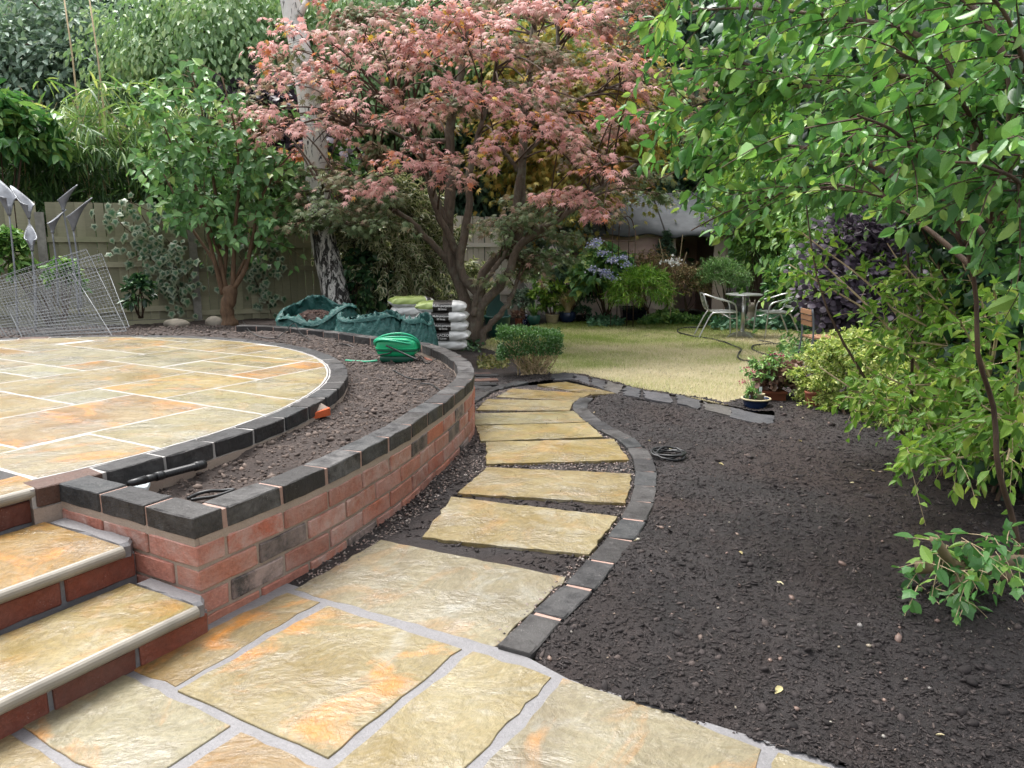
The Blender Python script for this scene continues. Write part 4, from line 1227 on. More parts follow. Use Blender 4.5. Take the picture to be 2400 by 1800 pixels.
# ---- pots
def pot(name, label, mat, px, py, d_top, h, prof=None, cat='plant pot', group=None, rim=None, square=False):
    p = on_g(px, py)
    root = empty(name, p, label, cat, group)
    Rr = d_top / 2
    if square:
        m = MB()
        for sx, sy, w1, w2 in ((0, -1, 1, 0), (0, 1, 1, 0), (-1, 0, 0, 1), (1, 0, 0, 1)):
            k0, k1 = .88, 1.0
            q = []
            for (kz, kk) in ((0, k0), (h, k1)):
                for t in (-1, 1): q.append((Rr * kk * (sx if sx else t), Rr * .8 * kk * (sy if sy else t), kz))
            m.add(q, [(0, 1, 3, 2)])
        o = m.build('body', mat, root, local=True); fix_normals(o); md = o.modifiers.new('t', 'SOLIDIFY'); md.thickness = .02
        m = MB()
        for sx, sy, hx, hy in ((0, -1, 1.05, .06), (0, 1, 1.05, .06), (-1, 0, .06, .8), (1, 0, .06, .8)):
            m.box((Rr * sx, Rr * .8 * sy, h - .012 + .001 * sx), (Rr * hx, Rr * hy, .016))
        m.build('rim', mat, root, local=True)
        MB().box((0, 0, h - .05), (Rr * .93, Rr * .74, .01)).build('soil', M['ground'], root, local=True)
        return root, p
    prof = prof or [(.72, 0), (.8, .3), (.92, .75), (.96, .86)]
    P = [(0, 0)] + [(a * Rr, b * h) for a, b in prof] + [(Rr * 1.0, h * .88), (Rr * 1.02, h), (Rr * .9, h), (Rr * .86, h * .85)]
    m = MB(); m.lathe(P, n=28); m.build('body', mat, root, True, local=True)
    m = MB(); m.lathe([(Rr * .9, h * .86), (0, h * .9)], n=20); m.build('soil', M['ground'], root, local=True)
    if rim is not None: m = MB(); m.lathe([(Rr * 1.0, h * .9), (Rr * 1.05, h * .93), (Rr * 1.05, h * 1.01), (Rr * .92, h * 1.02), (Rr * .9, h * .95)], n=28); m.build('rim', rim, root, True, local=True)
    return root, p
ROUND = [(.62, 0), (.92, .3), (1.06, .6), (1.02, .82)]
pot('terracotta_pot', 'small plain terracotta pot beside the green tub', M['terracotta'], 1216, 763, .165, .135)
pot('patterned_pot', 'small blue and white patterned pot between the terracotta pot and the green glazed pot', M['patterned'], 1231, 760, .16, .18)
pot('green_pot', 'round green glazed pot next to the patterned pot', M['greenglaze'], 1251, 762, .25, .19, ROUND)
pot('buff_pot', 'stone coloured round pot left of the big blue pot', M['buffpot'], 1294, 758, .28, .18)
pot('blue_pot', 'large blue glazed pot holding the blond grass', M['blueglaze'], 1329, 757, .34, .22, ROUND)
pot('black_pot', 'black plastic pot next to the big blue pot', M['blackpot'], 1358, 752, .15, .12)
pot('black_pot', 'black plastic pot, the right one of two between blue pot and square planter', M['blackpot'], 1376, 753, .16, .14)
pot('square_planter', 'dark navy square planter at the back edge of the lawn', M['navy'], 1483, 750, .5, .27, square=True)
bowl, bp = pot('blue_bowl', 'dark blue bowl with cream rim and white pattern at the lawn corner', M['blueglaze'], 1770, 961, .225, .1, [(.66, 0), (.74, .25), (.86, .65), (.92, .85)], 'bowl', None, M['buffpot'])
mb = MB()
for k in range(7):                               # slanting white strokes, and a star of short ones
    if k < 4: pts = [(-62 + k * 12 + t * 9, .26 + .5 * (1 - t)) for t in (0, .5, 1)]
    else: continue
    mb.tube([((.075 + .024 * h_) * math.cos(R(a)), (.075 + .024 * h_) * math.sin(R(a)), h_ * .1) for a, h_ in pts], .0017, 5)
for k in range(8):
    a0, h0 = -100, .5; t = k * math.pi / 4
    pts = [(a0 + 11 * math.cos(t) * q, h0 + .24 * math.sin(t) * q) for q in (.25, 1)]
    mb.tube([((.0755 + .024 * h_) * math.cos(R(a)), (.0755 + .024 * h_) * math.sin(R(a)), h_ * .1) for a, h_ in pts], .0017, 5)
mb.build('white_pattern', M['white'], bowl, local=True)
ipot = empty('inner_pot', (bp[0] + .03, bp[1], bp[2] + .085), 'small pot with a white plant label standing in the blue bowl', 'plant pot')
MB().lathe([(0, 0), (.028, 0), (.038, .045), (.041, .05), (.036, .05), (.034, .035), (0, .035)], n=16).build('body', M['buffpot'], ipot, True, local=True)
MB().box((.0, -.01, .07), (.011, .0015, .035)).build('plant_label', M['white'], ipot, local=True)
tr = on_g(1800, 955)
to = empty('terracotta_trough', tr + np.array([.05, .12, 0]), 'terracotta trough of dark leaved plants behind the blue bowl', 'plant pot')
m = MB(); m.box((0.02, 0.03, .05), (.10, .07, .05)); m.build('body', M['terracotta'], to, local=True); m = MB(); m.box((0.02, .028, .105), (.108, .078, .010)); m.build('rim', M['terracotta'], to, local=True)
pot('terracotta_pot', 'tall orange terracotta pot half hidden by the golden shrub', M['terracotta'], 1906, 966, .15, .17)

tb_ = on_g(1166, 790)
tub = empty('green_tub', tb_, 'dark green plastic tub with tall back panel behind the maple trunk', 'tub')
m = MB(); m.lathe([(0, 0), (.16, 0), (.19, .15), (.215, .32), (.225, .33), (.225, .36), (.205, .36), (.195, .3), (.0, .27)], n=30); m.build('bucket', M['tub'], tub, True, local=True)
V = []
for z, w, y in ((.33, .2, .08), (.48, .18, .13), (.6, .12, .17), (.72, .105, .19), (.76, .11, .19)):
    V += [(-w + .0, y, z), (w * (.9 if z < .5 else .35), y, z), (w * (.9 if z < .5 else .35), y + .03, z), (-w, y + .03, z)]
V = np.array(V) - [.0, 0, 0]
F = [(4 * i + k, 4 * i + (k + 1) % 4, 4 * i + 4 + (k + 1) % 4, 4 * i + 4 + k) for i in range(4) for k in range(4)] + [(16, 17, 18, 19)]
o = MB().add(V, F).build('back_panel', M['tub'], tub, local=True); fix_normals(o)
MB().box((-.05, .17, .765), (.085, .035, .012)).build('ledge', M['tub'], tub, local=True)

# ================================================================== BEHIND THE PLANTER: SACKS AND COMPOST BAGS
def font_mesh(txt, size, mat, bold=True):
    cu = bpy.data.curves.new('lettering', 'FONT'); cu.body = txt; cu.size = size; cu.align_x = 'CENTER'; cu.align_y = 'CENTER'; cu.extrude = .0008
    if bold: cu.offset = size * .012
    o = bpy.data.objects.new('tmp', cu); COL.objects.link(o)
    bpy.context.view_layer.update()
    me = bpy.data.meshes.new_from_object(o.evaluated_get(bpy.context.evaluated_depsgraph_get()))
    bpy.data.objects.remove(o); me.materials.clear(); me.materials.append(mat)
    return me
def compost_bag(loc, rz, label, L=.56, Wd=.38, Hh=.125, seed=1, top='bag_white', lines=None, band=(-.25, .32)):
    r = np.random.default_rng(seed)
    root = empty('compost_bag', loc, label, 'compost bag', 'stacked compost bags', rz)
    nu, nv = 44, 28
    V, F, mi = [], [], []
    for j in range(nv):
        ph = 2 * math.pi * j / nv
        for i in range(nu):
            u = -1 + 2 * i / (nu - 1)
            k = max(0.0, 1 - abs(u) ** 5) ** .55 * .95 + .05
            cx, cz = math.cos(ph), math.sin(ph)
            y = np.sign(cx) * abs(cx) ** .55 * Wd / 2 * (1 - .08 * abs(u) ** 3)
            z = np.sign(cz) * abs(cz) ** .75 * Hh / 2 * k
            w = .006 * math.sin(u * 21 + ph * 3 + seed) * abs(u) ** 2 + .004 * math.sin(u * 9 + ph * 7 + seed * 2) + float(r.normal(0, .0012))
            V.append((u * L / 2, y * (1 + w * 6), z * (1 + w * 9) + Hh / 2))
    for j in range(nv):
        for i in range(nu - 1):
            F.append((j * nu + i, j * nu + i + 1, ((j + 1) % nv) * nu + i + 1, ((j + 1) % nv) * nu + i))
            u = -1 + 2 * (i + .5) / (nu - 1)
            mi.append(2 if band and band[0] < u < band[1] else (1 if (band and u < band[0] - .02 and top == 'bag_lime' and math.sin(2 * math.pi * j / nv) > -.1) else 0))
    F += [tuple(j * nu for j in range(nv)), tuple(j * nu + nu - 1 for j in range(nv))]; mi += [0, 0]
    m = MB(); m.add(V, F); m.mi = mi
    o = m.build('sack', [M['bag_white'], M['bag_lime'], M['bag_black']], root, True, local=True); fix_normals(o)
    if lines:
        for t, sz, dx, dz in lines:
            o = link('lettering', font_mesh(t, sz, M['print']), root)
            o.location = (dx, -Wd / 2 - .004, dz); o.rotation_euler = (R(90), 0, 0)
    return root
sb = at_d(1040, 815, 9.0)
z_ = sb[2] - .02
BG = [('white_plain', None, None), ('ericaceous', [('ERICACEOUS', .042, -.02, .078), ('50 Litres', .032, -.03, .042)], (-.42, .22)), ('multi', [('Multi-purpose', .034, .0, .078), ('50 litres', .03, 0, .042)], (-.35, .3)), ('multi', [('Multi-purpose', .034, .0, .078), ('50 litres', .03, 0, .042)], (-.38, .28)), ('top', [('Multi-purpose', .04, .02, .085), ('50 litres', .03, .02, .045)], (-.3, .42))]
BLAB = ['plain white compost bag at the bottom of the stack by the tree', 'white compost bag lettered ERICACEOUS, second from the bottom of the stack', 'white and black multi-purpose compost bag in the middle of the stack', 'white and black multi-purpose compost bag, second from the top of the stack', 'lime, black and white compost bag on top of the stack by the tree']
for k, (kind, ln, bd) in enumerate(BG):
    compost_bag((sb[0] + [.0, .03, .01, .0, -.02][k], sb[1] + [0, .0, .005, 0, .01][k], z_ + k * .112), R([3, -2, 1, -3, 2][k]), BLAB[k], .56 + .01 * k, .38, .132, k + 3, 'bag_lime' if kind == 'top' else 'bag_white', ln, bd)
lb = at_d(968, 745, 9.5)
for k in range(5):
    compost_bag((lb[0] - .02 * (k == 4), lb[1], z_ + .02 + k * .112), R([10, 12, 9, 12, 18][k]), ['white compost bag at the bottom of the rear stack', 'white compost bag second from the bottom of the rear stack', 'white compost bag in the middle of the rear stack', 'white compost bag second from the top of the rear stack', 'lime green topped compost bag on top of the rear stack'][k], .54, .36, .13, k + 20, 'bag_lime', None, (.62, .8) if k == 4 else None)

def sack(c, rx, ry, h, label, seed, fill=None, lean=(0, 0), collapse=.0, rz=0.0):
    """an open garden sack of woven green sheet, its walls creased and half folded down"""
    r = np.random.default_rng(seed)
    root = empty('garden_sack', c, label, 'garden sack', 'green woven garden sacks', rz)
    nu, nv = 96, 22
    th = np.linspace(0, 2 * np.pi, nu, endpoint=False)
    fold = sum(r.uniform(.2, 1) / k * np.sin(k * th + r.uniform(0, 6)) for k in (2, 3, 5, 7, 11, 16))
    top = h * (1 + .22 * sum(r.uniform(.3, 1) / k * np.sin(k * th + r.uniform(0, 6)) for k in (2, 3, 5)) - (.36 * np.clip(-np.sin(th + .5), 0, 1) - .12 if fill else 0))
    V, F = [], []
    for j in range(nv):
        f = j / (nv - 1)
        bul = 1 + .14 * math.sin(f * 3.0) - .12 * f * f
        cr = .035 * fold * (.3 + f) + .02 * np.sin(9 * th + 11 * f + seed) * f + .016 * np.sin(17 * th - 19 * f) * f
        rr = bul + cr * 1.3 - collapse * f * (.3 + .3 * np.sin(2 * th + seed))
        ck = .012 * np.sin(23 * th + 9 * np.sin(5 * th) + 14 * f) * f + .014 * np.sin(41 * th - 25 * f + 3 * np.sin(7 * th))
        rr = rr + ck * 1.6
        V.append(np.c_[rx * rr * np.cos(th) + lean[0] * f, ry * rr * np.sin(th) + lean[1] * f, top * f + .014 * np.sin(13 * th + 7 * f) + ck])
    for q in range(3):                            # the hem folded outwards and down
        f = (q + 1) / 3
        rr = 1.02 + .04 * fold * 1.3 + .07 * f - collapse * (.3 + .3 * np.sin(2 * th + seed))
        V.append(np.c_[rx * rr * np.cos(th) + lean[0], ry * rr * np.sin(th) + lean[1], top - .05 * f * (1 + .5 * np.sin(3 * th)) + .008])
    nv += 3
    V = np.concatenate(V)
    F = [(j * nu + i, j * nu + (i + 1) % nu, (j + 1) * nu + (i + 1) % nu, (j + 1) * nu + i) for j in range(nv - 1) for i in range(nu)]
    MB().add(V, F).build('sheet', M['tarp'], root, True, local=True)
    if fill:
        n = 26
        V, F = [], []
        for j in range(9):
            f = j / 8
            for i in range(n):
                a = 2 * math.pi * i / n
                V.append((rx * .88 * f * math.cos(a) + lean[0] * .6, ry * .88 * f * math.sin(a) + lean[1] * .6, fill * (1 - .6 * f * f) + h * .35 + r.normal(0, .01)))
        F = [(j * n + i, j * n + (i + 1) % n, (j + 1) * n + (i + 1) % n, (j + 1) * n + i) for j in range(8) for i in range(n)]
        MB().add(V, F).build('heap', M['heap'], root, True, local=True)
        q = r.normal(0, .36, (900, 2)); q = q[np.hypot(*q.T) < .92]
        zz_ = fill * (1 - .6 * (q ** 2).sum(1)) + h * .35
        b = np.array(wloc(root))
        scatter_blobs('mulch_bits', np.c_[q[:, 0] * rx * .88 + lean[0] * .6, q[:, 1] * ry * .88 + lean[1] * .6, zz_] + b, r.uniform(.006, .014, len(q)), M['heapbits'], r.uniform(size=len(q)), root, None, .5, 2.2)
    return root
M['heap'] = mat_soil('brown_heap', (.05, .03, .024, 1), (.1, .062, .05, 1), (.16, .11, .09, 1))
M['heapbits'] = mat_attr('brown_bits', [(0, (.04, .022, .018, 1)), (.6, (.1, .058, .046, 1)), (1, (.2, .13, .1, 1))], .8)
s1 = at_d(742, 760, 9.3); sack((s1[0], s1[1], .0), .46, .36, .5, 'open green sack full of brown mulch behind the coping', 4, .30)
s2 = at_d(868, 775, 8.9); sack((s2[0], s2[1], -.02), .40, .2, .47, 'crumpled empty green sack between the full sack and the compost bags', 9, None, (.0, .05), .35)
s3 = at_d(985, 800, 8.55); sack((s3[0], s3[1], -.05), .2, .2, .5, 'upright crumpled green sack against the compost bags', 15, None, (-.04, .06), .3)

# ================================================================== IN THE PLANTER
rp = at_z(932, 842, .3)
rp[2] = float(soil_z(rp[0], rp[1])) - .012
reel = empty('hose_reel', rp, 'bright green hose reel wound with green hose on the planter soil', 'hose reel', None, R(-6))
def rounded_box(hx, hy, z0, z1, taper=.9, n=28, rows=9, pw=.45):
    V, F = [], []
    for j in range(rows):
        f = j / (rows - 1); z = z0 + (z1 - z0) * f
        k = (1 - (1 - taper) * abs(2 * f - 1) ** 2.5)
        if j in (0, rows - 1): k *= .93
        for i in range(n):
            a = 2 * math.pi * i / n
            V.append((np.sign(math.cos(a)) * abs(math.cos(a)) ** pw * hx * k, np.sign(math.sin(a)) * abs(math.sin(a)) ** pw * hy * k, z))
    F = [(j * n + i, j * n + (i + 1) % n, (j + 1) * n + (i + 1) % n, (j + 1) * n + i) for j in range(rows - 1) for i in range(n)]
    F += [tuple(range(n))[::-1], tuple((rows - 1) * n + i for i in range(n))]
    return V, F
MB().add(*rounded_box(.175, .1, .055, .2)).build('body', M['reel'], reel, True, local=True)
MB().add(*rounded_box(.178, .105, .098, .112, 1)).build('groove', M['reel_dark'], reel, True, local=True)
MB().add(*rounded_box(.181, .108, .118, .128, 1)).build('flange', M['reel'], reel, True, local=True)
MB().add(*rounded_box(.15, .085, .0, .06)).build('base', M['reel_dark'], reel, True, local=True)
for k in range(4):
    P = [((.2 - .009 * k) * math.cos(t) - .012, -.075 - .02 * k + .11 * (1 - math.sin(t)), .145 + (.105 - .017 * k) * math.sin(t) + .012 * math.sin(2 * t + k)) for t in np.linspace(0, 2 * math.pi, 56, endpoint=False)]
    MB().tube(P, .0085, 8, closed=True).build('hose_loop', M['hose_green'], reel, True, local=True)
P = smooth_curve([(-.15, -.1, .02), (-.24, -.12, .012), (-.36, -.1, .012), (-.44, -.07, .012)], 30)
MB().tube(P, .009, 8).build('hose_end', M['hose_green'], reel, True, local=True)
for P, rr in (([(-.06, -.135, .155), (.08, -.16, .10), (.22, -.19, .045)], .0085), ([(-.14, -.115, .07), (-.05, -.118, .085), (-.02, -.12, .10)], .006)):
    MB().tube(smooth_curve(P, 16), rr, 8).build('handle', M['black'], reel, True, local=True)

def soil_pt(x, y, up=.01):
    z = .27
    for _ in range(10):
        p = at_z(x, y, z); z = float(soil_z(p[0], p[1])) + up
    return at_z(x, y, z)
def cable(pts, label, rad=.0055, up=.012, mat='black', lifts=None):
    P = np.array([soil_pt(x, y, up) for x, y in pts])
    if lifts: P[:, 2] += lifts
    o = MB().tube(smooth_curve(P, 12 * len(P)), rad, 7).build('cable', M[mat], None, True)
    return props(o, label, 'cable', 'cables in the planter')
cable([(570, 768), (585, 782), (612, 790), (650, 794)], 'black cable coming down over the far coping into the planter soil', lifts=[.09, .03, .0, 0])
cable([(650, 791), (668, 784), (690, 773), (705, 786), (728, 797)], 'black cable arching up to the far coping above the patio curve', lifts=[0, .03, .07, .02, 0])
cable([(795, 806), (815, 811), (838, 818)], 'short black cable end in the soil left of the green hose reel', lifts=[0, .01, 0])
cable([(922, 868), (940, 878), (958, 886), (975, 889), (1000, 889)], 'black cable lying across the soil in front of the green hose reel')
cable([(986, 902), (1008, 904), (1025, 910), (1040, 920)], 'bluish black cable at the soil edge near the curved coping', lifts=[.01, .01, .0, 0])
cable([(960, 850), (968, 832), (985, 842), (1000, 852), (1020, 846), (1036, 845)], 'black cable running from the hose reel to the coping bricks', lifts=[.0, .03, .02, 0, .01, .02])
cable([(440, 1168), (462, 1158), (490, 1151), (520, 1150), (548, 1148), (505, 1163), (470, 1168), (448, 1172)], 'looped black cable in the soil behind the near corner coping', .0075, .02)
l0, l1 = at_z(302, 1134, .345), at_z(478, 1088, .315)
lv = (l1 - l0); ll = np.linalg.norm(lv); lv /= ll
lance = empty('spray_lance', l0, 'black ribbed spray lance lying on the soil in the near planter corner', 'spray lance')
for nm, a, b, r0, r1, n_r in (('nozzle', 0, .2, .013, .018, 2), ('neck', .2, .33, .016, .0155, 2), ('collar', .33, .42, .019, .019, 3), ('grip', .42, .86, .0145, .0145, 40), ('end_cap', .86, 1.0, .0205, .02, 3)):
    t = np.linspace(a, b, n_r + 1)
    rad = np.linspace(r0, r1, n_r + 1) + (.0022 * (np.arange(n_r + 1) % 2) if nm == 'grip' else 0)
    MB().tube([l0 + lv * ll * q for q in t], rad, 14).build(nm, M['black'], lance, nm != 'grip')
tw_ = empty('white_plate', soil_pt(305, 1128, .02), 'white plastic plate under the spray lance in the planter corner', 'plate')
P_ = [at_z(278, 1135, .305)[:2], at_z(345, 1143, .305)[:2], at_z(352, 1125, .305)[:2], at_z(330, 1106, .305)[:2], at_z(300, 1110, .305)[:2], at_z(278, 1124, .305)[:2]]
fix_normals(MB().prism(ccw(np.array(P_)), .285, .305, 0, .004).build('plate', M['white'], tw_))
ob = soil_pt(742, 978, .02)
bb = empty('broken_brick', ob, 'bright orange broken brick wedge with mortar on it under the patio edge', 'brick', None, R(52))
V = [(-.085, -.03, 0), (.085, -.02, 0), (.085, .04, 0), (-.085, .04, 0), (-.075, -.032, .03), (.08, -.025, .045), (.08, .035, .055), (-.08, .035, .04)]
fix_normals(MB().add(V, [(0, 1, 2, 3), (4, 5, 6, 7), (0, 1, 5, 4), (1, 2, 6, 5), (2, 3, 7, 6), (3, 0, 4, 7)]).build('fragment', M['orange_clay'], bb, local=True))
V = [(-.06, -.02, .034), (.075, -.012, .048), (.08, .06, .058), (-.07, .06, .05), (-.04, .0, .06), (.05, .01, .07), (.05, .055, .085), (-.05, .055, .08)]
fix_normals(MB().add(V, [(0, 1, 2, 3), (4, 5, 6, 7), (0, 1, 5, 4), (1, 2, 6, 5), (2, 3, 7, 6), (3, 0, 4, 7)]).build('mortar', M['mortar_buff'], bb, local=True))

# boulders at the foot of the fence
SV, SF = stone_blob(3)
for (px, py, sx, sz, lab) in ((505, 757, .14, .1, 'rounded grey-brown boulder right of the concrete fence post'), (416, 760, .19, .08, 'flat pale stone left of the concrete fence post')):
    c = at_z(px, py, .16)
    V = SV * np.array([sx, sx * .7, sz]); n_ = np.array([mnoise.noise(Vector(v * 9)) for v in V]); V = V * (1 + .22 * n_[:, None]) + c
    o = bigmesh('boulder', V, SF, M['boulder'], None, None, True); props(o, lab, 'stone')

# ================================================================== WIRE PANELS AND METAL LILIES
def wire_panel(c4, nu, nv, label):
    c4 = np.array(c4)
    root = empty('wire_panel', c4[0], label, 'wire mesh', 'leaning galvanised wire mesh panels')
    m = MB()
    bl, br, tr_, tl_ = c4
    nrm = np.cross(br - bl, tl_ - bl); nrm /= np.linalg.norm(nrm)
    def q(u, v): return bl * (1 - u) * (1 - v) + br * u * (1 - v) + tr_ * u * v + tl_ * (1 - u) * v + nrm * .014 * math.sin(u * 5 + v * 3)
    for i in range(nu + 1): m.tube([q(i / nu, v) for v in (0, .33, .66, 1)], .0019, 4, cap=False)
    m.build('upright_wire', M['galv'], root); root.children[-1]['kind'] = 'stuff' if False else 'thing'
    m = MB()
    for j in range(nv + 1): m.tube([q(u, j / nv) + nrm * .004 for u in (0, .25, .5, .75, 1)], .0019, 4, cap=False)
    m.build('cross_wire', M['galv'], root)
    for a, b in ((bl, br), (br, tr_), (tr_, tl_), (tl_, bl)):
        MB().tube([a, (a + b) / 2 + nrm * .012, b], .0042, 5).build('edge_wire', M['galv'], root)
def cpx(*L): return [at_d(x, y, d) for x, y, d in L]
wire_panel(cpx((8, 793, 7.65), (303, 766, 8.0), (239, 597, 8.6), (-50, 672, 8.2)), 34, 22, 'rearmost large leaning galvanised wire mesh panel beside the metal lilies')
wire_panel(cpx((20, 796, 7.6), (296, 775, 7.85), (203, 586, 8.4), (-60, 668, 8.1)), 32, 21, 'large leaning wire mesh panel, the middle of three')
wire_panel(cpx((55, 798, 7.5), (262, 786, 7.7), (170, 640, 8.15), (15, 716, 7.95)), 24, 15, 'small foremost leaning wire mesh panel on the patio rim')

def lily(px, py, bx, by, d, size, rz, label, tilt=.22):
    b = at_d(bx, by, d); t = at_d(px, py, d)
    root = empty('metal_lily', b, label, 'garden ornament', 'zinc calla lily ornaments', 0)
    MB().tube(smooth_curve([b, b * .5 + t * .5 + [.02, 0, 0], t], 12), np.linspace(.014, .009, 12), 8).build('stem', M['lead'], root, True)
    V, F = [], []
    nu, nv = 22, 10
    for j in range(nv):
        f = j / (nv - 1)
        for i in range(nu):
            a = -2.75 + 5.5 * i / (nu - 1)
            lip = (math.cos(a) * .5 + .5)             # the spathe: a rolled funnel, one side drawn out to a curled point
            rad = size * (.05 + .23 * f ** 1.2)
            flare = size * .05 * f ** 6 * (1 - lip)
            x = rad * math.cos(a) + flare * math.cos(a) + size * .24 * lip ** 5 * f ** 4
            y = (rad + flare) * math.sin(a) * (1 - .25 * lip * f)
            V.append((x, y, size * (f * (.5 + .62 * lip ** 1.6) + .12 * lip ** 6 * f ** 4)))
    F = [(j * nu + i, j * nu + i + 1, (j + 1) * nu + i + 1, (j + 1) * nu + i) for j in range(nv - 1) for i in range(nu - 1)]
    c, s_ = math.cos(rz), math.sin(rz)
    V = np.array(V)
    V = np.c_[V[:, 0] + V[:, 2] * tilt, V[:, 1], V[:, 2]]
    V = np.c_[V[:, 0] * c - V[:, 1] * s_, V[:, 0] * s_ + V[:, 1] * c, V[:, 2]] + t
    o = MB().add(V, F).build('bloom', M['lead'], root, True); md = o.modifiers.new('t', 'SOLIDIFY'); md.thickness = .008
    MB().tube(smooth_curve([t, t + np.array([.01, 0, .08 * size / .25])], 5), np.linspace(.02, .012, 5), 6).build('collar', M['lead'], root, True)
LL = [(22, 505, 42, 800, 8.9, .38, R(150), 'tallest metal calla lily at the left edge of the picture'), (68, 512, 84, 790, 9.0, .30, R(160), 'metal calla lily with tilted bloom, second from the left edge'), (123, 546, 136, 720, 9.1, .22, R(40), 'metal calla lily with closed upright bloom between two taller ones'),
      (148, 494, 186, 740, 9.2, .24, R(10), 'metal calla lily with wide bloom opening to the right, below the bamboo'), (172, 540, 190, 720, 9.0, .30, R(15), 'metal calla lily with tall pointed bloom nearest the ivy'), (75, 588, 84, 760, 8.8, .24, R(120), 'low metal calla lily in front of the fence beside the wire mesh')]
for a in LL: lily(*a)
for k, (x0, y0, x1, y1) in enumerate(((145, -40, 188, 300), (204, -40, 248, 300))):
    a, b = at_d(x1, y1, 13.0), at_d(x0, y0, 13.2)
    o = MB().tube([a - (b - a) * .25, a, (a + b) / 2 + [.02, 0, 0], b], [.016, .016, .013, .01], 7).build('bamboo_pole', M['pole'] if 'pole' in M else M['cane'], None, True)
    props(o, ['left one of two tall thin tan poles above the bamboo', 'right one of two tall thin tan poles above the bamboo'][k], 'pole', 'tall poles above the bamboo')
# sawn log with stubs lying at the right edge
lg = empty('sawn_log', at_d(2250, 1335, 2.62), 'sawn pale branch with cut stubs lying at the right edge under ivy', 'log')
def limb(pts, rad, nm):
    o = MB().tube(smooth_curve([at_d(*p) for p in pts], 12), rad, 12).build(nm, M['cutwood'], lg, True)
limb([(2150, 1330, 2.62), (2230, 1325, 2.62), (2330, 1318, 2.66), (2460, 1312, 2.75)], .024, 'trunk')
limb([(2235, 1330, 2.62), (2215, 1300, 2.58), (2190, 1262, 2.52)], .017, 'stub')
limb([(2250, 1330, 2.62), (2245, 1365, 2.56), (2238, 1395, 2.52)], .018, 'stub')
limb([(2310, 1330, 2.66), (2390, 1370, 2.7), (2440, 1420, 2.75)], .026, 'stub')
pr = on_g(2262, 1115, .03)
o = bigmesh('fallen_pear', SV * np.array([.028, .028, .031]) * (1 - .25 * np.clip(SV[:, 2:3], 0, 1)) + pr, SF, mat_simple('pear_skin', '#a9ad5e', .4, .2, 30, .05), None, None, True); props(o, 'pale green fallen pear on the mulch under the shrub', 'fruit')
# ================================================================== PLANTS
G = lambda *hs: [(i / (len(hs) - 1), h) for i, h in enumerate(hs)]
L_ = {}
L_['maple'] = mat_leaf('maple_leaf', [(0, '#5a7048'), (.2, '#74825a'), (.34, '#928468'), (.5, '#aa8a78'), (.64, '#c8938c'), (.8, '#dfaea8'), (.88, '#cf8058'), (.95, '#d4a44a'), (1, '#d6b848')], .35, .5, .3, False)
L_['shrub'] = mat_leaf('broad_leaf', G('#3d6638', '#4a7842', '#588a4a', '#6a9c54', '#82ae5a', '#a8c264'), .36, .34, .5)
L_['dark'] = mat_leaf('dark_ivy_leaf', G('#22402a', '#2c4c32', '#365838', '#466a44', '#60824c'), .2, .32, .5)
L_['lime'] = mat_leaf('lime_leaf', G('#567e34', '#6a933e', '#7ea648', '#98b852', '#b6c660'), .35, .4, .4)
L_['gold'] = mat_leaf('variegated_small_leaf', G('#647f3e', '#8aa352', '#b0bd68', '#d0d28c', '#94ab5c'), .35, .4, .4)
L_['smoke'] = mat_leaf('purple_round_leaf', G('#2d2630', '#39313c', '#483f4b', '#574d59', '#685c66'), .15, .42, .45, False)
L_['lilac'] = mat_leaf('heart_leaf', G('#52784e', '#608a58', '#709c62', '#82ac6c', '#9aba6e', '#b6c664'), .3, .38, .5)
L_['bamboo'] = mat_leaf('bamboo_leaf', G('#3a5634', '#4f7042', '#66894e', '#86a460', '#aebb70', '#cccb86'), .35, .4, .5)
L_['ivy'] = mat_leaf('variegated_ivy_leaf', G('#2a4a32', '#34573a', '#3f6544', '#4c7350'), .2, .36, .5, None, (.25, .29, .19, 1))
L_['vari'] = mat_leaf('variegated_leaf', G('#40583a', '#52693f', '#687e4c', '#7f915a'), .3, .4, .5, None, (.58, .57, .38, 1))
L_['greygreen'] = mat_leaf('grey_green_leaf', G('#566e5e', '#6a8472', '#7f9885', '#9aae9c', '#b2c2ae'), .25, .5, .45)  # this and the next three: lifted, greyed colours stand in for distance haze
L_['conifer'] = mat_leaf('dark_tree_leaf', G('#34503e', '#425f4a', '#526f58', '#648066'), .2, .5, .4)
L_['weep'] = mat_leaf('weeping_leaf', G('#608258', '#749668', '#88a878', '#a0b888', '#b8c896'), .35, .45, .45)
L_['mid'] = mat_leaf('mid_green_leaf', G('#48703c', '#5a8446', '#6e9852', '#86ac60', '#a4be6c'), .3, .45, .45)
L_['yellowing'] = mat_leaf('yellowing_leaf', G('#6c7a40', '#8d9048', '#a89c4e', '#b89c50', '#b0844a'), .4, .45, .4, False)
L_['box'] = mat_leaf('box_leaf', G('#2d4f25', '#3a5f2c', '#4a7136', '#648a48'), .25, .4, .45)
L_['boxlow'] = mat_leaf('bare_box_leaf', G('#5b6836', '#7c7c48', '#938a5a'), .3, .5, .4)
L_['teal'] = mat_leaf('teal_ground_leaf', G('#3f6a4e', '#548262', '#6b9a78', '#86ac86'), .25, .45, .45)
L_['bright'] = mat_leaf('bright_bamboo_leaf', G('#4d7a2c', '#669436', '#80a842', '#9cba52'), .4, .45, .4)
L_['brown'] = mat_leaf('browning_leaf', G('#74744e', '#92845e', '#aa986e', '#b08a72', '#88945e'), .25, .55, .35, False)
L_['blond'] = mat_leaf('blond_grass', G('#d0bc84', '#e2d09c', '#efe2ba', '#f6eccf'), .35, .5, .4, False)
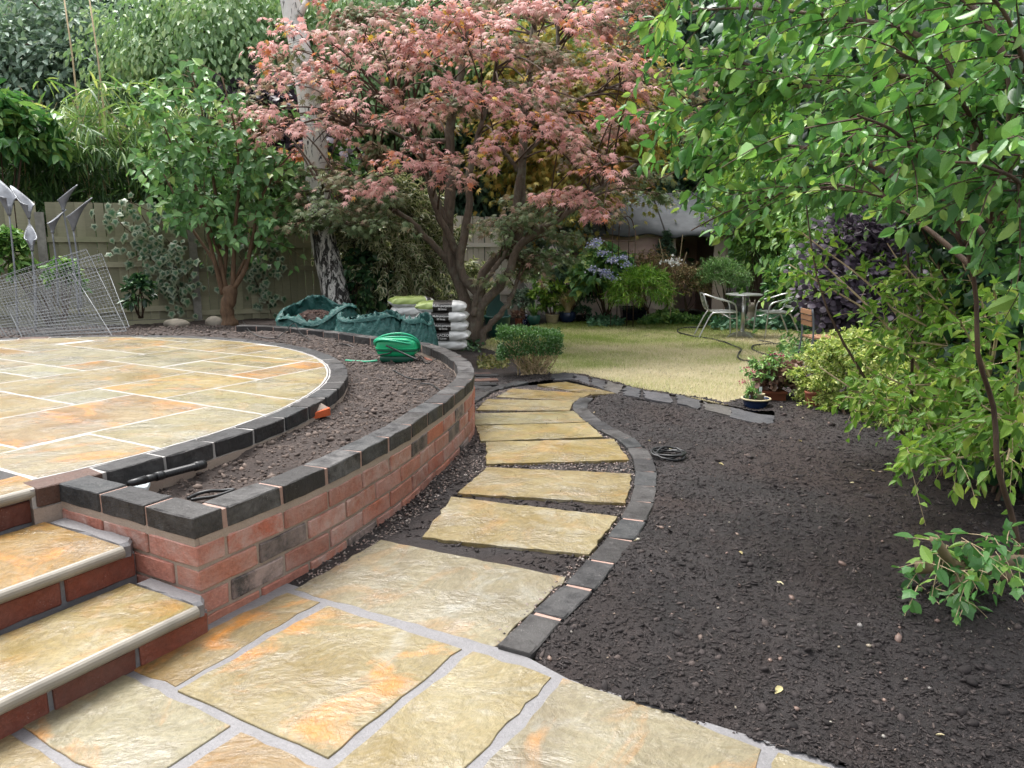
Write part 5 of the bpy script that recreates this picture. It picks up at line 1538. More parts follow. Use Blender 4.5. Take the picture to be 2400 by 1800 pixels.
L_['bluefl'] = mat_leaf('blue_petal', G('#8790b8', '#a2a8cc', '#bcc0da', '#d6d6e4'), .3, .6, .3, False)
L_['pinkfl'] = mat_leaf('pink_petal', G('#7a3c48', '#a85462', '#c87682', '#8a4450'), .25, .6, .3, False)
L_['heuch'] = mat_leaf('bronze_leaf', G('#5a4038', '#74564a', '#8c7060', '#a08a74'), .2, .45, .4, False)
L_['laurel'] = mat_leaf('laurel_leaf', G('#3a663c', '#4b7a46', '#5e8e50', '#7aa45c', '#9cb864'), .3, .3, .55)
L_['straw'] = mat_leaf('fallen_yellow_leaf', G('#94855a', '#b3a878', '#c4bd98', '#8a7558'), .2, .6, .3, False)
L_['fern'] = mat_leaf('fern_leaf', G('#55804a', '#6a9456', '#80a868', '#9aba7a'), .35, .5, .4)

# ------------------------------------------------------------------ the maple
mz = lambda x, y: (800 + x / 2.765, 400 + y / 2.765)
mbase = on_g(1112, 812)
MD = float(mbase[1])
maple = empty('maple_tree', mbase, 'multi-stemmed japanese maple with pink, orange and green autumn leaves at the end of the planter', 'tree')
STEMS = [([(1100, 820), (1098, 744), (1078, 675), (1054, 602), (1050, 552), (1052, 480), (1056, 400), (1052, 300), (1075, 205), (1090, 90), (1110, -60)], 0.0, .0, .115, .03),
  ([(1053, 530), (1010, 440), (996, 395), (965, 300), (930, 230)], 0, -.3, .06, .02), ([(1110, 805), (1118, 725), (1120, 686), (1086, 646), (1078, 602), (1092, 519), (1100, 470), (1102, 400), (1128, 290), (1160, 180), (1170, 60)], -.1, -.4, .085, .02),
  ([(1079, 608), (1036, 523), (1003, 422), (985, 330), (900, 240)], -.1, -.9, .055, .018), ([(1115, 800), (1124, 725), (1126, 668), (1143, 624), (1187, 581), (1203, 519), (1216, 436), (1226, 330), (1220, 250), (1250, 120), (1258, 0)], .05, .35, .08, .02),
  ([(1120, 812), (1116, 735), (1163, 680), (1192, 640), (1203, 600), (1223, 570), (1259, 541), (1330, 500), (1420, 430), (1500, 380)], -.05, -.7, .09, .02), ([(1128, 812), (1133, 780), (1160, 750), (1184, 722), (1201, 689), (1213, 655)], -.05, -.3, .06, .025),
  ([(1058, 625), (1006, 563), (963, 519), (887, 465), (832, 443), (740, 420)], 0, -.6, .05, .014), ([(1200, 610), (1219, 520), (1223, 400), (1232, 250), (1248, 100), (1260, -60)], .3, .6, .08, .03),
  ([(1226, 420), (1180, 350), (1165, 345)], .3, .0, .04, .02), ([(1052, 330), (960, 325), (890, 300), (790, 290)], 0, -.5, .035, .012), ([(1235, 360), (1320, 260), (1400, 215), (1520, 190)], .5, 1.0, .04, .012), ([(1240, 300), (1300, 160), (1310, 20), (1330, -80)], .5, .9, .045, .015), ([(1110, 740), (1118, 690), (1152, 640), (1190, 585)], -.2, -.2, .05, .03)]
stem_pts = []
for px, d0, d1, r0, r1 in STEMS:
    n = len(px)
    P = smooth_curve([at_d(x, y, MD + d0 + (d1 - d0) * i / (n - 1)) for i, (x, y) in enumerate(px)], 26)
    P[1:-1] += rng.normal(0, .008, (24, 3))
    MB().tube(P, np.linspace(r0, r1, 26) * (1 + .08 * rng.normal(size=26)), 10).build('trunk', M['bark'], maple, True)
    stem_pts.append(P[8:])
stem_all = np.concatenate(stem_pts)
r = np.random.default_rng(21)
PK = [(200, 130), (350, 190), (100, 230), (620, 120), (760, 190), (860, 240), (700, 330), (400, 340), (150, 390), (300, 420), (560, 420), (690, 510), (60, 600), (230, 690), (380, 690), (120, 730), (820, 170), (1040, 200), (960, 580), (1180, 500), (1350, 480), (1250, 540), (850, 600), (780, 620), (830, 790), (760, 870), (950, 880), (1060, 920), (720, 1020), (1180, 860), (1500, 620), (1620, 680), (1700, 720), (1480, 720), (1350, 790), (1800, 790), (1850, 860), (1930, 930), (1750, 1040), (1850, 1090), (1930, 1160), (1640, 1080), (1000, 50), (1250, 100), (1450, 40), (1650, 40), (1850, 60), (1100, 110), (1400, 150), (1780, 150), (1950, 300), (2050, 350), (1800, 380), (1650, 430), (1900, 590), (2000, 600), (1560, 520), (1100, 270), (1300, 260), (900, 40), (1150, 20), (1560, 20), (1950, 40), (480, 260), (520, 560), (1000, 450), (900, 350), (2150, 640), (2080, 480), (1050, 980), (640, 1040)]
SPR = []
for x, y in PK:
    X, Y = 600 + x / 2.37, y / 2.37
    SPR.append((X, Y, MD - 1.0 - .9 * (1 - abs(X - 1130) / 560) + r.normal(0, .25), .33, 46, r.uniform(.56, .74)))
poly = [(650, 60), (570, 240), (640, 400), (690, 470), (800, 520), (930, 450), (1090, 440), (1110, 520), (1180, 600), (1300, 620), (1350, 560), (1400, 470), (1560, 480), (1640, 420), (1630, 150), (1560, -180), (880, -200)]
while len(SPR) < len(PK) + 150:
    X, Y = r.uniform(560, 1640), r.uniform(-200, 690)
    if not inside(np.array([X]), np.array([Y]), poly)[0] or (Y > 415 and 880 < X < 1090): continue
    if Y > 300 and 930 < X < 1240 and r.uniform() < .75: continue
    if 890 < X < 1180 and 240 < Y < 440 and r.uniform() < .5: continue
    edge = 1 - abs(X - 1120) / 540
    d = MD + r.uniform(-1.5, 1.7) * max(.3, edge) + .2
    back = d - MD
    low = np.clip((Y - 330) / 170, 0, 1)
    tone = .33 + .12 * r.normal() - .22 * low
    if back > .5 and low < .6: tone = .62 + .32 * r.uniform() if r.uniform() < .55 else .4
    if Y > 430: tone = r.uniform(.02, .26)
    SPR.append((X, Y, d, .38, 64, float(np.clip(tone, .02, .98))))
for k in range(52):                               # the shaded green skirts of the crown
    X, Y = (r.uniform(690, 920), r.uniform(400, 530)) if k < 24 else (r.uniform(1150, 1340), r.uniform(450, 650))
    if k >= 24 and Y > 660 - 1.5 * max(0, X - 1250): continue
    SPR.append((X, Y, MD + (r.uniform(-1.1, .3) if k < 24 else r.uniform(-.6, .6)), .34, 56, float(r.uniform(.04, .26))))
pos, dr, nr, sz, rn = [], [], [], [], []
tw = MB()
for X, Y, d, R_, n, tone in SPR:
    c = at_d(X, Y, d)
    j = np.argsort(((stem_all - c) ** 2).sum(1) + .6 * np.maximum(0, stem_all[:, 2] - c[2]))[r.integers(0, 14)]
    b = stem_all[j]
    m1 = b * .55 + c * .45 + np.array([0, 0, .10 * np.linalg.norm(c - b)])
    ax = unit((c - b) * [1, 1, .2])
    if np.linalg.norm(c - b) < 1.9: tw.tube(smooth_curve([b, m1, c], 8), np.linspace(.017, .005, 8), 5, cap=False)
    e = c + ax * R_
    for q in range(5):
        a = r.uniform(-1.1, 1.1)
        dir_ = np.array([ax[0] * math.cos(a) - ax[1] * math.sin(a), ax[0] * math.sin(a) + ax[1] * math.cos(a), r.uniform(-.25, .1)])
        P = np.array([c - ax * .1 + dir_ * R_ * 1.3 * t - np.array([0, 0, .15 * R_ * t * t]) for t in (0, .4, .8, 1.1)])
        tw.tube(P, [.005, .004, .003, .002], 3, cap=False)
        k = n // 5
        t = r.uniform(.1, 1.15, k)
        p = c - ax * .1 + dir_ * R_ * 1.3 * t[:, None] - np.array([0, 0, .15 * R_]) * (t ** 2)[:, None] + r.normal(0, .045, (k, 3))
        side = np.array([-dir_[1], dir_[0], 0]) * np.where(r.uniform(size=k) < .5, -1, 1)[:, None]
        pos.append(p); dr.append(dir_ * .6 + side * .8 + np.array([0, 0, -.5]) + r.normal(0, .3, (k, 3)))
        nr.append(np.array([0, -.25, .85]) + r.normal(0, .35, (k, 3)))
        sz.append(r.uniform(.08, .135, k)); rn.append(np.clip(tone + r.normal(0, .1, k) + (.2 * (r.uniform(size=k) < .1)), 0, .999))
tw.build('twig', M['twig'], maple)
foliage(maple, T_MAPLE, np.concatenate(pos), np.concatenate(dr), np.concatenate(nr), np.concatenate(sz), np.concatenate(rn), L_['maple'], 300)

# ------------------------------------------------------------------ the big shrub overhanging from the right
sbase = on_g(2392, 1300)
big = empty('overhanging_shrub', sbase, 'big green shrub reaching in from the right with long leafy branches over the mulch bed', 'shrub')
BR = [[(2392, 1300, 2.72), (2372, 1210, 2.76), (2338, 1090, 2.68), (2330, 960, 2.72), (2292, 830, 2.62), (2288, 700, 2.66), (2250, 560, 2.6), (2100, 470, 2.7), (1900, 440, 3.0), (1720, 490, 3.4), (1620, 540, 3.6)],
  [(2255, 560, 2.6), (2050, 390, 2.8), (1800, 340, 3.3), (1640, 380, 3.7), (1545, 420, 3.9)], [(2280, 560, 2.5), (2060, 260, 2.7), (1800, 200, 3.2), (1600, 260, 3.6), (1550, 300, 3.7)],
  [(2300, 520, 2.5), (2180, 200, 2.6), (1900, 190, 3.0), (1680, 130, 3.4), (1540, 110, 3.7)], [(2320, 470, 2.4), (2200, 120, 2.4), (1950, 40, 2.8), (1700, 20, 3.3), (1500, 50, 3.7)],
  [(2350, 450, 2.3), (2360, 150, 2.2), (2200, -40, 2.4), (1900, -100, 2.8), (1600, -80, 3.3)], [(2380, 520, 2.2), (2420, 300, 2.1), (2370, 60, 2.0), (2250, -80, 2.0)],
  [(2270, 570, 2.6), (2210, 450, 2.25), (2110, 320, 2.05), (2010, 270, 1.95)], [(2300, 600, 2.6), (2390, 450, 2.1), (2310, 390, 1.9), (2240, 380, 1.85)],
  [(2295, 640, 2.6), (2150, 520, 2.9), (2000, 440, 3.2), (1880, 430, 3.5)], [(2310, 560, 2.7), (2150, 330, 3.1), (1950, 300, 3.5), (1760, 280, 3.9), (1650, 300, 4.0)], [(2320, 520, 2.8), (2240, 250, 3.2), (2050, 120, 3.5), (1850, 90, 3.9)], [(2360, 620, 2.5), (2440, 560, 2.2), (2500, 500, 2.0)], [(2330, 560, 2.5), (2300, 330, 2.2), (2200, 180, 2.05), (2100, 120, 2.0)], [(2340, 540, 2.6), (2380, 260, 2.5), (2300, 90, 2.6), (2150, -20, 2.8)]]
r = np.random.default_rng(31)
tws = []
for i, b in enumerate(BR):
    P = smooth_curve([at_d(*q) for q in b], 30)
    MB().tube(P, np.linspace(.0115 if i == 0 else .011, .003, 30), 7).build('branch', M['twig'], big, True)
    L = arclen(P)[-1]
    n = int(15 + 13 * L)
    s = r.uniform(.22 if i else .5, 1, n) * L
    st = np.array([at_len(P, q)[0] for q in s]); tg = np.array([at_len(P, q)[1] for q in s])
    dd = tg * .7 + rand_unit(n, r) * .75 + np.array([-.1, 0, .03])
    tws.append(twigs_from(st, dd, r.uniform(.14, .36, n), .25, 6, .05, r))
tws = np.concatenate(tws)
e_ = tws[:, -1]; fw_ = e_[:, 1] * math.cos(PITCH) - (e_[:, 2] - EYE) * math.sin(PITCH)
ex_ = 1200 + FPX * e_[:, 0] / fw_; ey_ = 900 - FPX * (e_[:, 1] * math.sin(PITCH) + (e_[:, 2] - EYE) * math.cos(PITCH)) / fw_
tws = tws[ey_ < np.interp(ex_, [1500, 1570, 1620, 1690, 1740, 1900, 2000, 2120, 2200, 2300, 2400], [400, 430, 590, 610, 520, 500, 520, 570, 690, 820, 950])]
m = MB(); twig_tubes(m, tws, .0028, .4, 4); m.build('twig', M['twig'], big)
p, d_, n_, s_ = leaves_on(tws, 12, .1, 58, .3, .55, .057, .35, r)
fwd_ = p[:, 1] * math.cos(PITCH) - (p[:, 2] - EYE) * math.sin(PITCH)
ux = 1200 + FPX * p[:, 0] / fwd_; uy = 900 - FPX * (p[:, 1] * math.sin(PITCH) + (p[:, 2] - EYE) * math.cos(PITCH)) / fwd_
ok = (p[:, 1] > 1.55) & ((uy < np.interp(ux, [1500, 1570, 1620, 1690, 1740, 1900, 2000, 2120, 2200, 2300, 2400], [400, 430, 590, 610, 520, 500, 520, 570, 690, 820, 950])) | (ux > 2600))
p, d_, n_, s_ = p[ok], d_[ok], n_[ok], s_[ok]
tone = np.clip(.32 + .24 * r.normal(size=len(p)) + .3 * np.clip((1.9 - p[:, 0]) / .8, 0, 1), 0, .999)  # paler towards the left tips: backlight put into the leaf colour
s_ = s_ * np.clip(p[:, 1] / 3.2, .85, 1.05) * r.choice([.6, .85, 1, 1.25], len(p))
T_A = _strip([0, .1, .3, .55, .8, 1], [0, .12, .27, .27, .15, 0], .45, .55)
T_B = _strip([0, .15, .4, .7, .9, 1], [0, .1, .18, .17, .08, 0], .55, .2)
T_C = _strip([0, .12, .35, .62, .85, 1], [0, .16, .29, .25, .13, 0], -.12, .75)
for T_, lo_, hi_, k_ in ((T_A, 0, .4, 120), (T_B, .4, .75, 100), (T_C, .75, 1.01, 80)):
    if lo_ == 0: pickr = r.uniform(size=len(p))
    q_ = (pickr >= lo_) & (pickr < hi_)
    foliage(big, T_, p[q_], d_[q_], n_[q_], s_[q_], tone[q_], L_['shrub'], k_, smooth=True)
# the dark ivy-clad mass behind it
ivd = empty('ivy_thicket', on_g(2380, 1000), 'dark ivy covered thicket behind the overhanging shrub at the right edge', 'shrub')
cs = [((2330, 250, 4.0), (.62, .6, .62)), ((2150, 120, 4.3), (.7, .6, .55)), ((2440, 640, 4.0), (.4, .5, .8)), ((2330, 450, 4.2), (.5, .5, .4)), ((2380, 800, 3.9), (.3, .4, .6)), ((2050, 330, 4.7), (.5, .4, .35)), ((2480, 950, 3.7), (.42, .4, .6)), ((1900, 60, 4.9), (.6, .5, .45))]
P, U = [], []
for c, rd in cs:
    q, u = ell(at_d(*c), rd, 700, .3, 1, r); P.append(q); U.append(u)
P, U = np.concatenate(P), np.concatenate(U)
m = MB()
for k in range(22):
    e = P[r.integers(len(P))]; b = np.array(sbase) + [r.uniform(.15, .9), r.uniform(.5, 1.4), 0]
    m.tube(smooth_curve([b, (b + e) / 2 + r.normal(0, .12, 3), e], 10), np.linspace(.011, .004, 10), 6)
m.build('stem', M['twig'], ivd)
foliage(ivd, T_IVY, P, U * .5 + r.normal(0, .5, P.shape) + [0, 0, -.6], U + r.normal(0, .4, P.shape) + [0, -.3, .2], r.uniform(.07, .12, len(P)), np.clip(r.normal(.35, .22, len(P)), 0, .999), L_['dark'])

# arching canes with lime leaves
lb_ = on_g(2350, 1130)
lime = empty('arching_shrub', lb_, 'shrub of pale arching canes with lime green leaves at the right of the mulch bed', 'shrub')
tws = []
m = MB()
TG = [(1880, 545, 4.8), (1850, 620, 4.9), (2080, 570, 4.5), (2120, 620, 4.3), (2010, 790, 4.4), (2090, 720, 4.2), (2160, 800, 4.0), (2030, 860, 4.2), (2120, 900, 3.9), (2200, 700, 4.0), (2230, 880, 3.6), (2150, 560, 4.4), (2070, 960, 3.9), (2170, 990, 3.6), (2250, 600, 4.0), (1980, 930, 4.3), (1920, 860, 4.6), (2260, 760, 3.7), (2320, 900, 3.4), (2300, 700, 3.6), (2220, 1040, 3.4), (2110, 640, 4.5), (2180, 640, 4.2), (2100, 800, 4.2), (2150, 520, 4.6), (1900, 590, 4.8), (2250, 750, 3.1), (2330, 660, 2.9), (2390, 800, 2.8), (2300, 950, 2.95), (2400, 1000, 2.75), (2200, 1080, 3.1), (2120, 1050, 3.4), (2360, 1080, 2.8), (2140, 880, 3.8), (2190, 940, 3.6), (2280, 1000, 3.3)]
for i, t_ in enumerate(TG):
    e = at_d(*t_); b = lb_ + np.r_[r.normal(0, .1, 2), 0]
    mid = b * .5 + e * .5 + np.array([.05, 0, .16 + .1 * r.normal()])
    P = smooth_curve([b, mid, e], 24)
    m.tube(P, np.linspace(r.uniform(.008, .014), .0035, 24), 6, cap=False)
    n = 14
    s = r.uniform(.42, 1, n) * arclen(P)[-1]
    st = np.array([at_len(P, q)[0] for q in s]); tg = np.array([at_len(P, q)[1] for q in s])
    tws.append(twigs_from(st, tg * .5 + rand_unit(n, r) * .8, r.uniform(.10, .28, n), .25, 5, .05, r))
m.build('cane', M['cane'], lime)
tws = np.concatenate(tws)
m = MB(); twig_tubes(m, tws, .002, .5, 3); m.build('twig', M['cane'], lime)
p, d_, n_, s_ = leaves_on(tws, 8, .1, 50, .15, .8, .06, .35, r)
foliage(lime, T_OVATE2, p, d_, n_, s_, np.clip(.45 + .25 * r.normal(size=len(p)), 0, .999), L_['lime'], 300)

# ivy and leafy sprigs over the sawn log
iv = empty('ivy_sprig', at_d(2250, 1345, 2.6), 'glossy green ivy and shrub leaves growing over the sawn log', 'ivy')
st = np.array([at_d(r.uniform(2150, 2400), r.uniform(1260, 1400), r.uniform(2.45, 2.7)) for _ in range(46)])
tws = twigs_from(st, rand_unit(46, r) + [-.5, -.4, .1], r.uniform(.06, .2, 46), .5, 5, .08, r)
m = MB(); twig_tubes(m, tws, .002, .5, 4); m.build('stem', M['cane'], iv)
p, d_, n_, s_ = leaves_on(tws, 5, .2, 55, .2, .8, .055, .3, r)
h = r.uniform(size=len(p)) < .5
foliage(iv, T_IVY, p[h], d_[h], n_[h], s_[h] * .95, np.clip(.5 + .25 * r.normal(size=h.sum()), 0, .999), L_['shrub'], 110)
foliage(iv, T_OVATE, p[~h], d_[~h], n_[~h], s_[~h] * 1.1, np.clip(.45 + .25 * r.normal(size=(~h).sum()), 0, .999), L_['shrub'], 110)

# golden variegated mound, purple smoke bush
gc = at_d(2015, 895, 5.9)
shrub('golden_shrub', 'mounded golden variegated small-leaved shrub at the far edge of the mulch bed', 'shrub', on_g(2000, 990), gc, (.50, .42, .42), 760, 17, T_OVATE2, .036, L_['gold'], M['twig'], tl=.3, droop=.3, seed=41, lo=.2, hi=.92, zmin=-.9, stems=9)
shrub('golden_shrub', 'low golden variegated shrub to the right of the larger golden mound', 'shrub', on_g(2180, 1030), at_d(2160, 950, 5.2), (.42, .35, .33), 300, 14, T_OVATE2, .034, L_['gold'], M['twig'], tl=.34, droop=.3, seed=42, lo=.2, hi=.92, zmin=-.9, stems=6)
r = np.random.default_rng(43)
smk = empty('smoke_bush', on_g(2010, 805), 'dark purple round-leaved smoke bush behind the golden shrub', 'shrub')
P, D_, N_ = [], [], []
for k in range(150):
    c, u = ell(at_d(2010, 635, 10.0), (.58, .45, .80), 1, .5, 1, r)
    q = c + r.normal(size=(22, 3)) * [.13, .13, .08]
    P.append(q); D_.append(q - c + u * .1 + [0, 0, -.05]); N_.append(u * .6 + [0, -.5, .6] + r.normal(0, .3, q.shape))
P, D_, N_ = map(np.concatenate, (P, D_, N_))
m = MB()
for k in range(10):
    e = P[r.integers(len(P))]; b = np.array(on_g(2010, 805)) + np.r_[r.normal(0, .05, 2), 0]; m.tube(smooth_curve([b, (b + e) / 2 + r.normal(0, .05, 3), e], 8), np.linspace(.018, .005, 8), 6)
m.build('stem', M['twig'], smk)
foliage(smk, T_ROUND, P, D_, N_, r.uniform(.06, .105, len(P)), np.clip(r.normal(.5, .25, len(P)), 0, .999), L_['smoke'])

# ------------------------------------------------------------------ left: lilac, bamboo, laurel, ivy, birch
r = np.random.default_rng(51)
lbz = at_z(540, 757, .16)
lil = empty('lilac_tree', lbz, 'small lilac with gnarled trunk and heart-shaped leaves in front of the fence', 'tree')
dl = float(lbz[1])
MB().tube(smooth_curve([at_d(540, 765, dl), at_d(532, 725, dl), at_d(540, 690, dl), at_d(535, 670, dl)], 12), np.array([.155, .14, .12, .11, .115, .12, .125, .12, .13, .125, .12, .10]) * .8 * (1 + .12 * np.sin(np.arange(12) * 2.1)), 12).build('trunk', M['lilac_bark'], lil, True)
ENDS = []
for px, dd, r0 in [([(522, 690), (505, 620), (490, 560), (478, 500), (445, 400), (400, 300)], -.3, .035), ([(530, 680), (515, 600), (512, 520), (500, 420), (470, 250), (440, 140)], .1, .035), ([(545, 685), (548, 600), (552, 520), (560, 430), (550, 300), (520, 180)], -.2, .035), ([(545, 680), (575, 630), (592, 560), (610, 470), (650, 400), (690, 350)], -.1, .04), ([(522, 690), (530, 600), (540, 470), (580, 360), (620, 280)], .3, .03), ([(535, 680), (500, 610), (440, 520), (390, 420), (350, 360)], .25, .028), ([(540, 680), (580, 600), (640, 520), (700, 470)], .3, .025), ([(515, 600), (470, 480), (420, 380), (370, 260)], -.4, .025)]:
    n = len(px)
    P = smooth_curve([at_d(x, y, dl + dd * i / (n - 1)) for i, (x, y) in enumerate(px)], 24)
    MB().tube(P, np.linspace(r0, .009, 24), 8).build('trunk', M['lilac_bark'], lil, True)
    ENDS.append(P[9:])
E_ = np.concatenate(ENDS)
st = E_[r.integers(0, len(E_), 210)] + r.normal(0, .06, (210, 3))
tws = twigs_from(st, rand_unit(210, r) * [1, 1, .7] + [0, -.15, .25], r.uniform(.35, .75, 210), .35, 6, .06, r)
m = MB(); twig_tubes(m, tws, .005, .4, 4); m.build('twig', M['lilac_bark'], lil)
p, d_, n_, s_ = leaves_on(tws, 9, .25, 60, .45, .6, .135, .25, r)
n_ += [0, -.45, 0]
k = (p[:, 2] > 1.25)
foliage(lil, T_HEART, p[k], d_[k], n_[k], s_[k], np.clip(.42 + .2 * r.normal(size=k.sum()), 0, .999), L_['lilac'], 300)
foliage(lil, T_HEART, p[~k][::3], d_[~k][::3], n_[~k][::3], s_[~k][::3], np.clip(.5 + .2 * r.normal(size=len(p[~k][::3])), 0, .999), L_['lilac'])

bam = empty('bamboo_clump', (-7.0, 12.3, .1), 'broad-leaved bamboo clump arching over the left end of the fence', 'bamboo')
m = MB(); tws = []
for k in range(190):
    b = np.array([r.uniform(-8.6, -4.6), 0, .3]); b[1] = 12.35 + (b[0] + 7.0) * .49 + r.uniform(-.1, 1.0)
    hgt = r.uniform(2.3, 3.35) - .12 * max(0, b[0] + 5.6)
    lean = np.array([r.normal(.05, .25), r.normal(-.35, .25), 0])
    P = smooth_curve([b, b + [0, 0, hgt * .5] + lean * .15, b + [0, 0, hgt * .85] + lean * .6, b + [0, 0, hgt] + lean * 1.3], 12)
    m.tube(P, np.linspace(.011, .004, 12), 4, cap=False)
    q = P[5:]
    n = 9
    i = r.integers(0, len(q), n)
    tws.append(twigs_from(q[i], rand_unit(n, r) + [0, -.5, .2], r.uniform(.2, .45, n), .4, 5, .05, r))
m.build('cane', M['cane'], bam)
tws = np.concatenate(tws)
p, d_, n_, s_ = leaves_on(tws, 6, .3, 40, .45, .8, .30, .3, r)
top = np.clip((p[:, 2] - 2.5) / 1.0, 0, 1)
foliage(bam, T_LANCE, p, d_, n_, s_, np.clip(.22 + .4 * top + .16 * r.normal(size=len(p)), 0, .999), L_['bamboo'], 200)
shrub('laurel_bush', 'glossy laurel branches hanging over the fence at the far left', 'shrub', (-7.6, 11.3, .1), at_d(20, 330, 11.4), (.75, .5, .75), 120, 9, T_OVATE, .2, L_['laurel'], M['twig'], tl=.5, seed=55, stems=5, twig_r=.006, ldroop=.5)
shrub('nettle_plant', 'leafy green plant climbing the fence at the left picture edge', 'plant', (-6.3, 10.4, .1), at_d(20, 600, 10.2), (.28, .15, .5), 50, 9, T_OVATE, .13, L_['mid'], M['twig'], tl=.3, seed=56)
shrub('small_sapling', 'small leafy sapling against the fence between wire panels and concrete post', 'plant', at_z(330, 745, .2), at_d(325, 690, 10.6), (.2, .12, .38), 26, 8, T_OVATE, .11, L_['dark'], M['twig'], tl=.3, seed=57)
shrub('green_sprig', 'green leafy sprig growing up behind the wire mesh panels', 'plant', at_z(150, 770, .25), at_d(150, 650, 9.6), (.3, .15, .3), 30, 8, T_OVATE, .12, L_['mid'], M['twig'], tl=.3, seed=58)

# ivy hanging down the fence: every leaf its own part
def ivy_on_fence(label, runs, n, size, seed):
    r = np.random.default_rng(seed)
    f0 = np.array([-4.85, 11.75])
    root = empty('fence_ivy', at_d(*runs[0][0], 11.3), label, 'ivy', 'variegated ivy on the fence')
    m = MB(); P, D_ = [], []
    for run in runs:
        q = smooth_curve([at_d(x, y, 11.75 + ((x - 460) / 1785 * 11.75) * .49 - .13) for x, y in run], 24)
        m.tube(q, .006, 5, cap=False)
        k = r.integers(0, 24, n)
        P.append(q[k] + r.normal(0, 1, (n, 3)) * [.13, .035, .13] + [0, -.03, 0]); D_.append(r.normal(0, .4, (n, 3)) * [1, .3, 1] + [0, -.15, -.9])
    m.build('stem', M['twig'], root)
    P, D_ = np.concatenate(P), np.concatenate(D_)
    foliage(root, T_IVY, P, D_, r.normal(0, .3, P.shape) + [.3, -.9, .35], r.uniform(.7, 1.2, len(P)) * size, r.uniform(size=len(P)), L_['ivy'], 260)
ivy_on_fence('variegated ivy hanging down the fence left of the concrete post', [[(300, 470), (360, 500), (420, 520)], [(255, 490), (300, 540), (340, 560)], [(330, 500), (370, 570), (400, 620), (440, 640)], [(350, 560), (380, 610), (420, 680)], [(390, 560), (420, 600), (455, 690)], [(300, 610), (340, 600), (390, 640)], [(380, 640), (410, 680), (425, 715)]], 34, .15, 61)
ivy_on_fence('variegated ivy on the fence right of the lilac trunk', [[(480, 560), (500, 600), (520, 650)], [(580, 580), (600, 620), (615, 660)], [(600, 600), (620, 680), (635, 735)], [(560, 600), (600, 660), (610, 700)], [(640, 560), (650, 600)]], 26, .14, 62)

bb_ = at_d(792, 722, 11.6)
bir = empty('birch_tree', bb_, 'birch with cracked black and white bark leaning behind the lilac and maple', 'tree')
db = float(bb_[1])
P = smooth_curve([at_d(x, y, db + k * .1) for k, (x, y) in enumerate([(795, 735), (780, 660), (758, 560), (745, 440), (738, 330), (722, 220), (703, 110), (680, 0), (668, -120), (660, -260)])], 40)
P[0, 2] -= .1
me_o = MB().tube(P, np.interp(np.linspace(0, 1, 40), [0, .06, .3, 1], [.235, .2, .185, .13]), 18).build('trunk', M['birch'], bir, True)
m = MB()
for y0, e in (((700, 40), (770, -140)), ((690, -60), (600, -250)), ((735, 240), (830, 60))):
    a = at_d(*y0, db + .5); b = at_d(*e, db + .9); m.tube(smooth_curve([a, (a + b) / 2 + [0, 0, -.1], b], 8), np.linspace(.06, .02, 8), 8)
m.build('limb', M['birch'], bir, True)

# ------------------------------------------------------------------ middle: variegated shrub, box hedge, border plants
shrub('variegated_shrub', 'large variegated shrub with cream-edged leaves behind the compost bags', 'shrub', (-1.9, 12.6, -.1), at_d(920, 560, 12.2), (.95, .6, .95), 420, 14, T_OVATE2, .12, L_['vari'], M['twig'], tl=.5, seed=71, lo=.2, hi=.9, zmin=-.9, stems=12, twig_r=.007)
shrub('variegated_shrub', 'variegated shrub close behind the maple stems, beside the green tub', 'shrub', (-.85, 13.4, -.2), at_d(1085, 690, 13.4), (.55, .4, .55), 150, 12, T_OVATE2, .1, L_['vari'], M['twig'], tl=.5, seed=72, lo=.2, hi=.9, zmin=-.9, stems=6)
shrub('dark_laurel', 'dark evergreen shrub in the shade between birch and compost bags', 'shrub', (-2.6, 11.9, 0), at_d(850, 665, 11.9), (.4, .35, .45), 90, 9, T_OVATE, .13, L_['dark'], M['twig'], tl=.6, seed=73, lo=.2, hi=.9, zmin=-.9, stems=8, ldroop=.6)
r = np.random.default_rng(75)
hb = on_g(1245, 880)
hed = empty('box_hedge', hb, 'clipped box bush, leafy on top with bare woody stems below', 'hedge')
hx, hy = .33, .26
q = r.uniform(-1, 1, (9000, 3)); q = q[np.max(np.abs(q), 1) > .55][:6400]
zt_ = hb[2] + .50 - .03 * q[:, 0] + .018 * fbm(q[:, 0] * 3, q[:, 1] * 3, 2, 2, 3)
P = np.c_[hb[0] + q[:, 0] * hx * (1 + .04 * r.normal(size=len(q))) - .02, hb[1] + q[:, 1] * hy, hb[2] + .26 + (q[:, 2] * .5 + .5) * (zt_ - hb[2] - .26)]
P[:, 2] -= .07 * np.clip(-q[:, 0], 0, 1) * (q[:, 2] < 0)
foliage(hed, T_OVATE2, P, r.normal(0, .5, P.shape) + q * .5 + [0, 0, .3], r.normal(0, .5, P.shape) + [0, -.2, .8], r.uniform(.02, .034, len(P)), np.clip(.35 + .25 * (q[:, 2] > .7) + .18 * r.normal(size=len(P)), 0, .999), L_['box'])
m = MB(); LP = []
for k in range(70):
    b = hb + np.array([r.normal(.02, .07), r.normal(0, .07), -.01]); e = hb + np.array([r.uniform(-1, 1) * hx * .95, r.uniform(-1, 1) * hy * .95, r.uniform(.26, .42)])
    c = smooth_curve([b, b * .4 + e * .6 + r.normal(0, .02, 3) - [0, 0, .03], e], 8)
    m.tube(c, np.linspace(.007, .003, 8), 4, cap=False); LP.append(c[2:7])
m.build('stem', M['cane'], hed)
LP = np.concatenate(LP); LP = LP[r.integers(0, len(LP), 900)] + r.normal(0, .025, (900, 3))
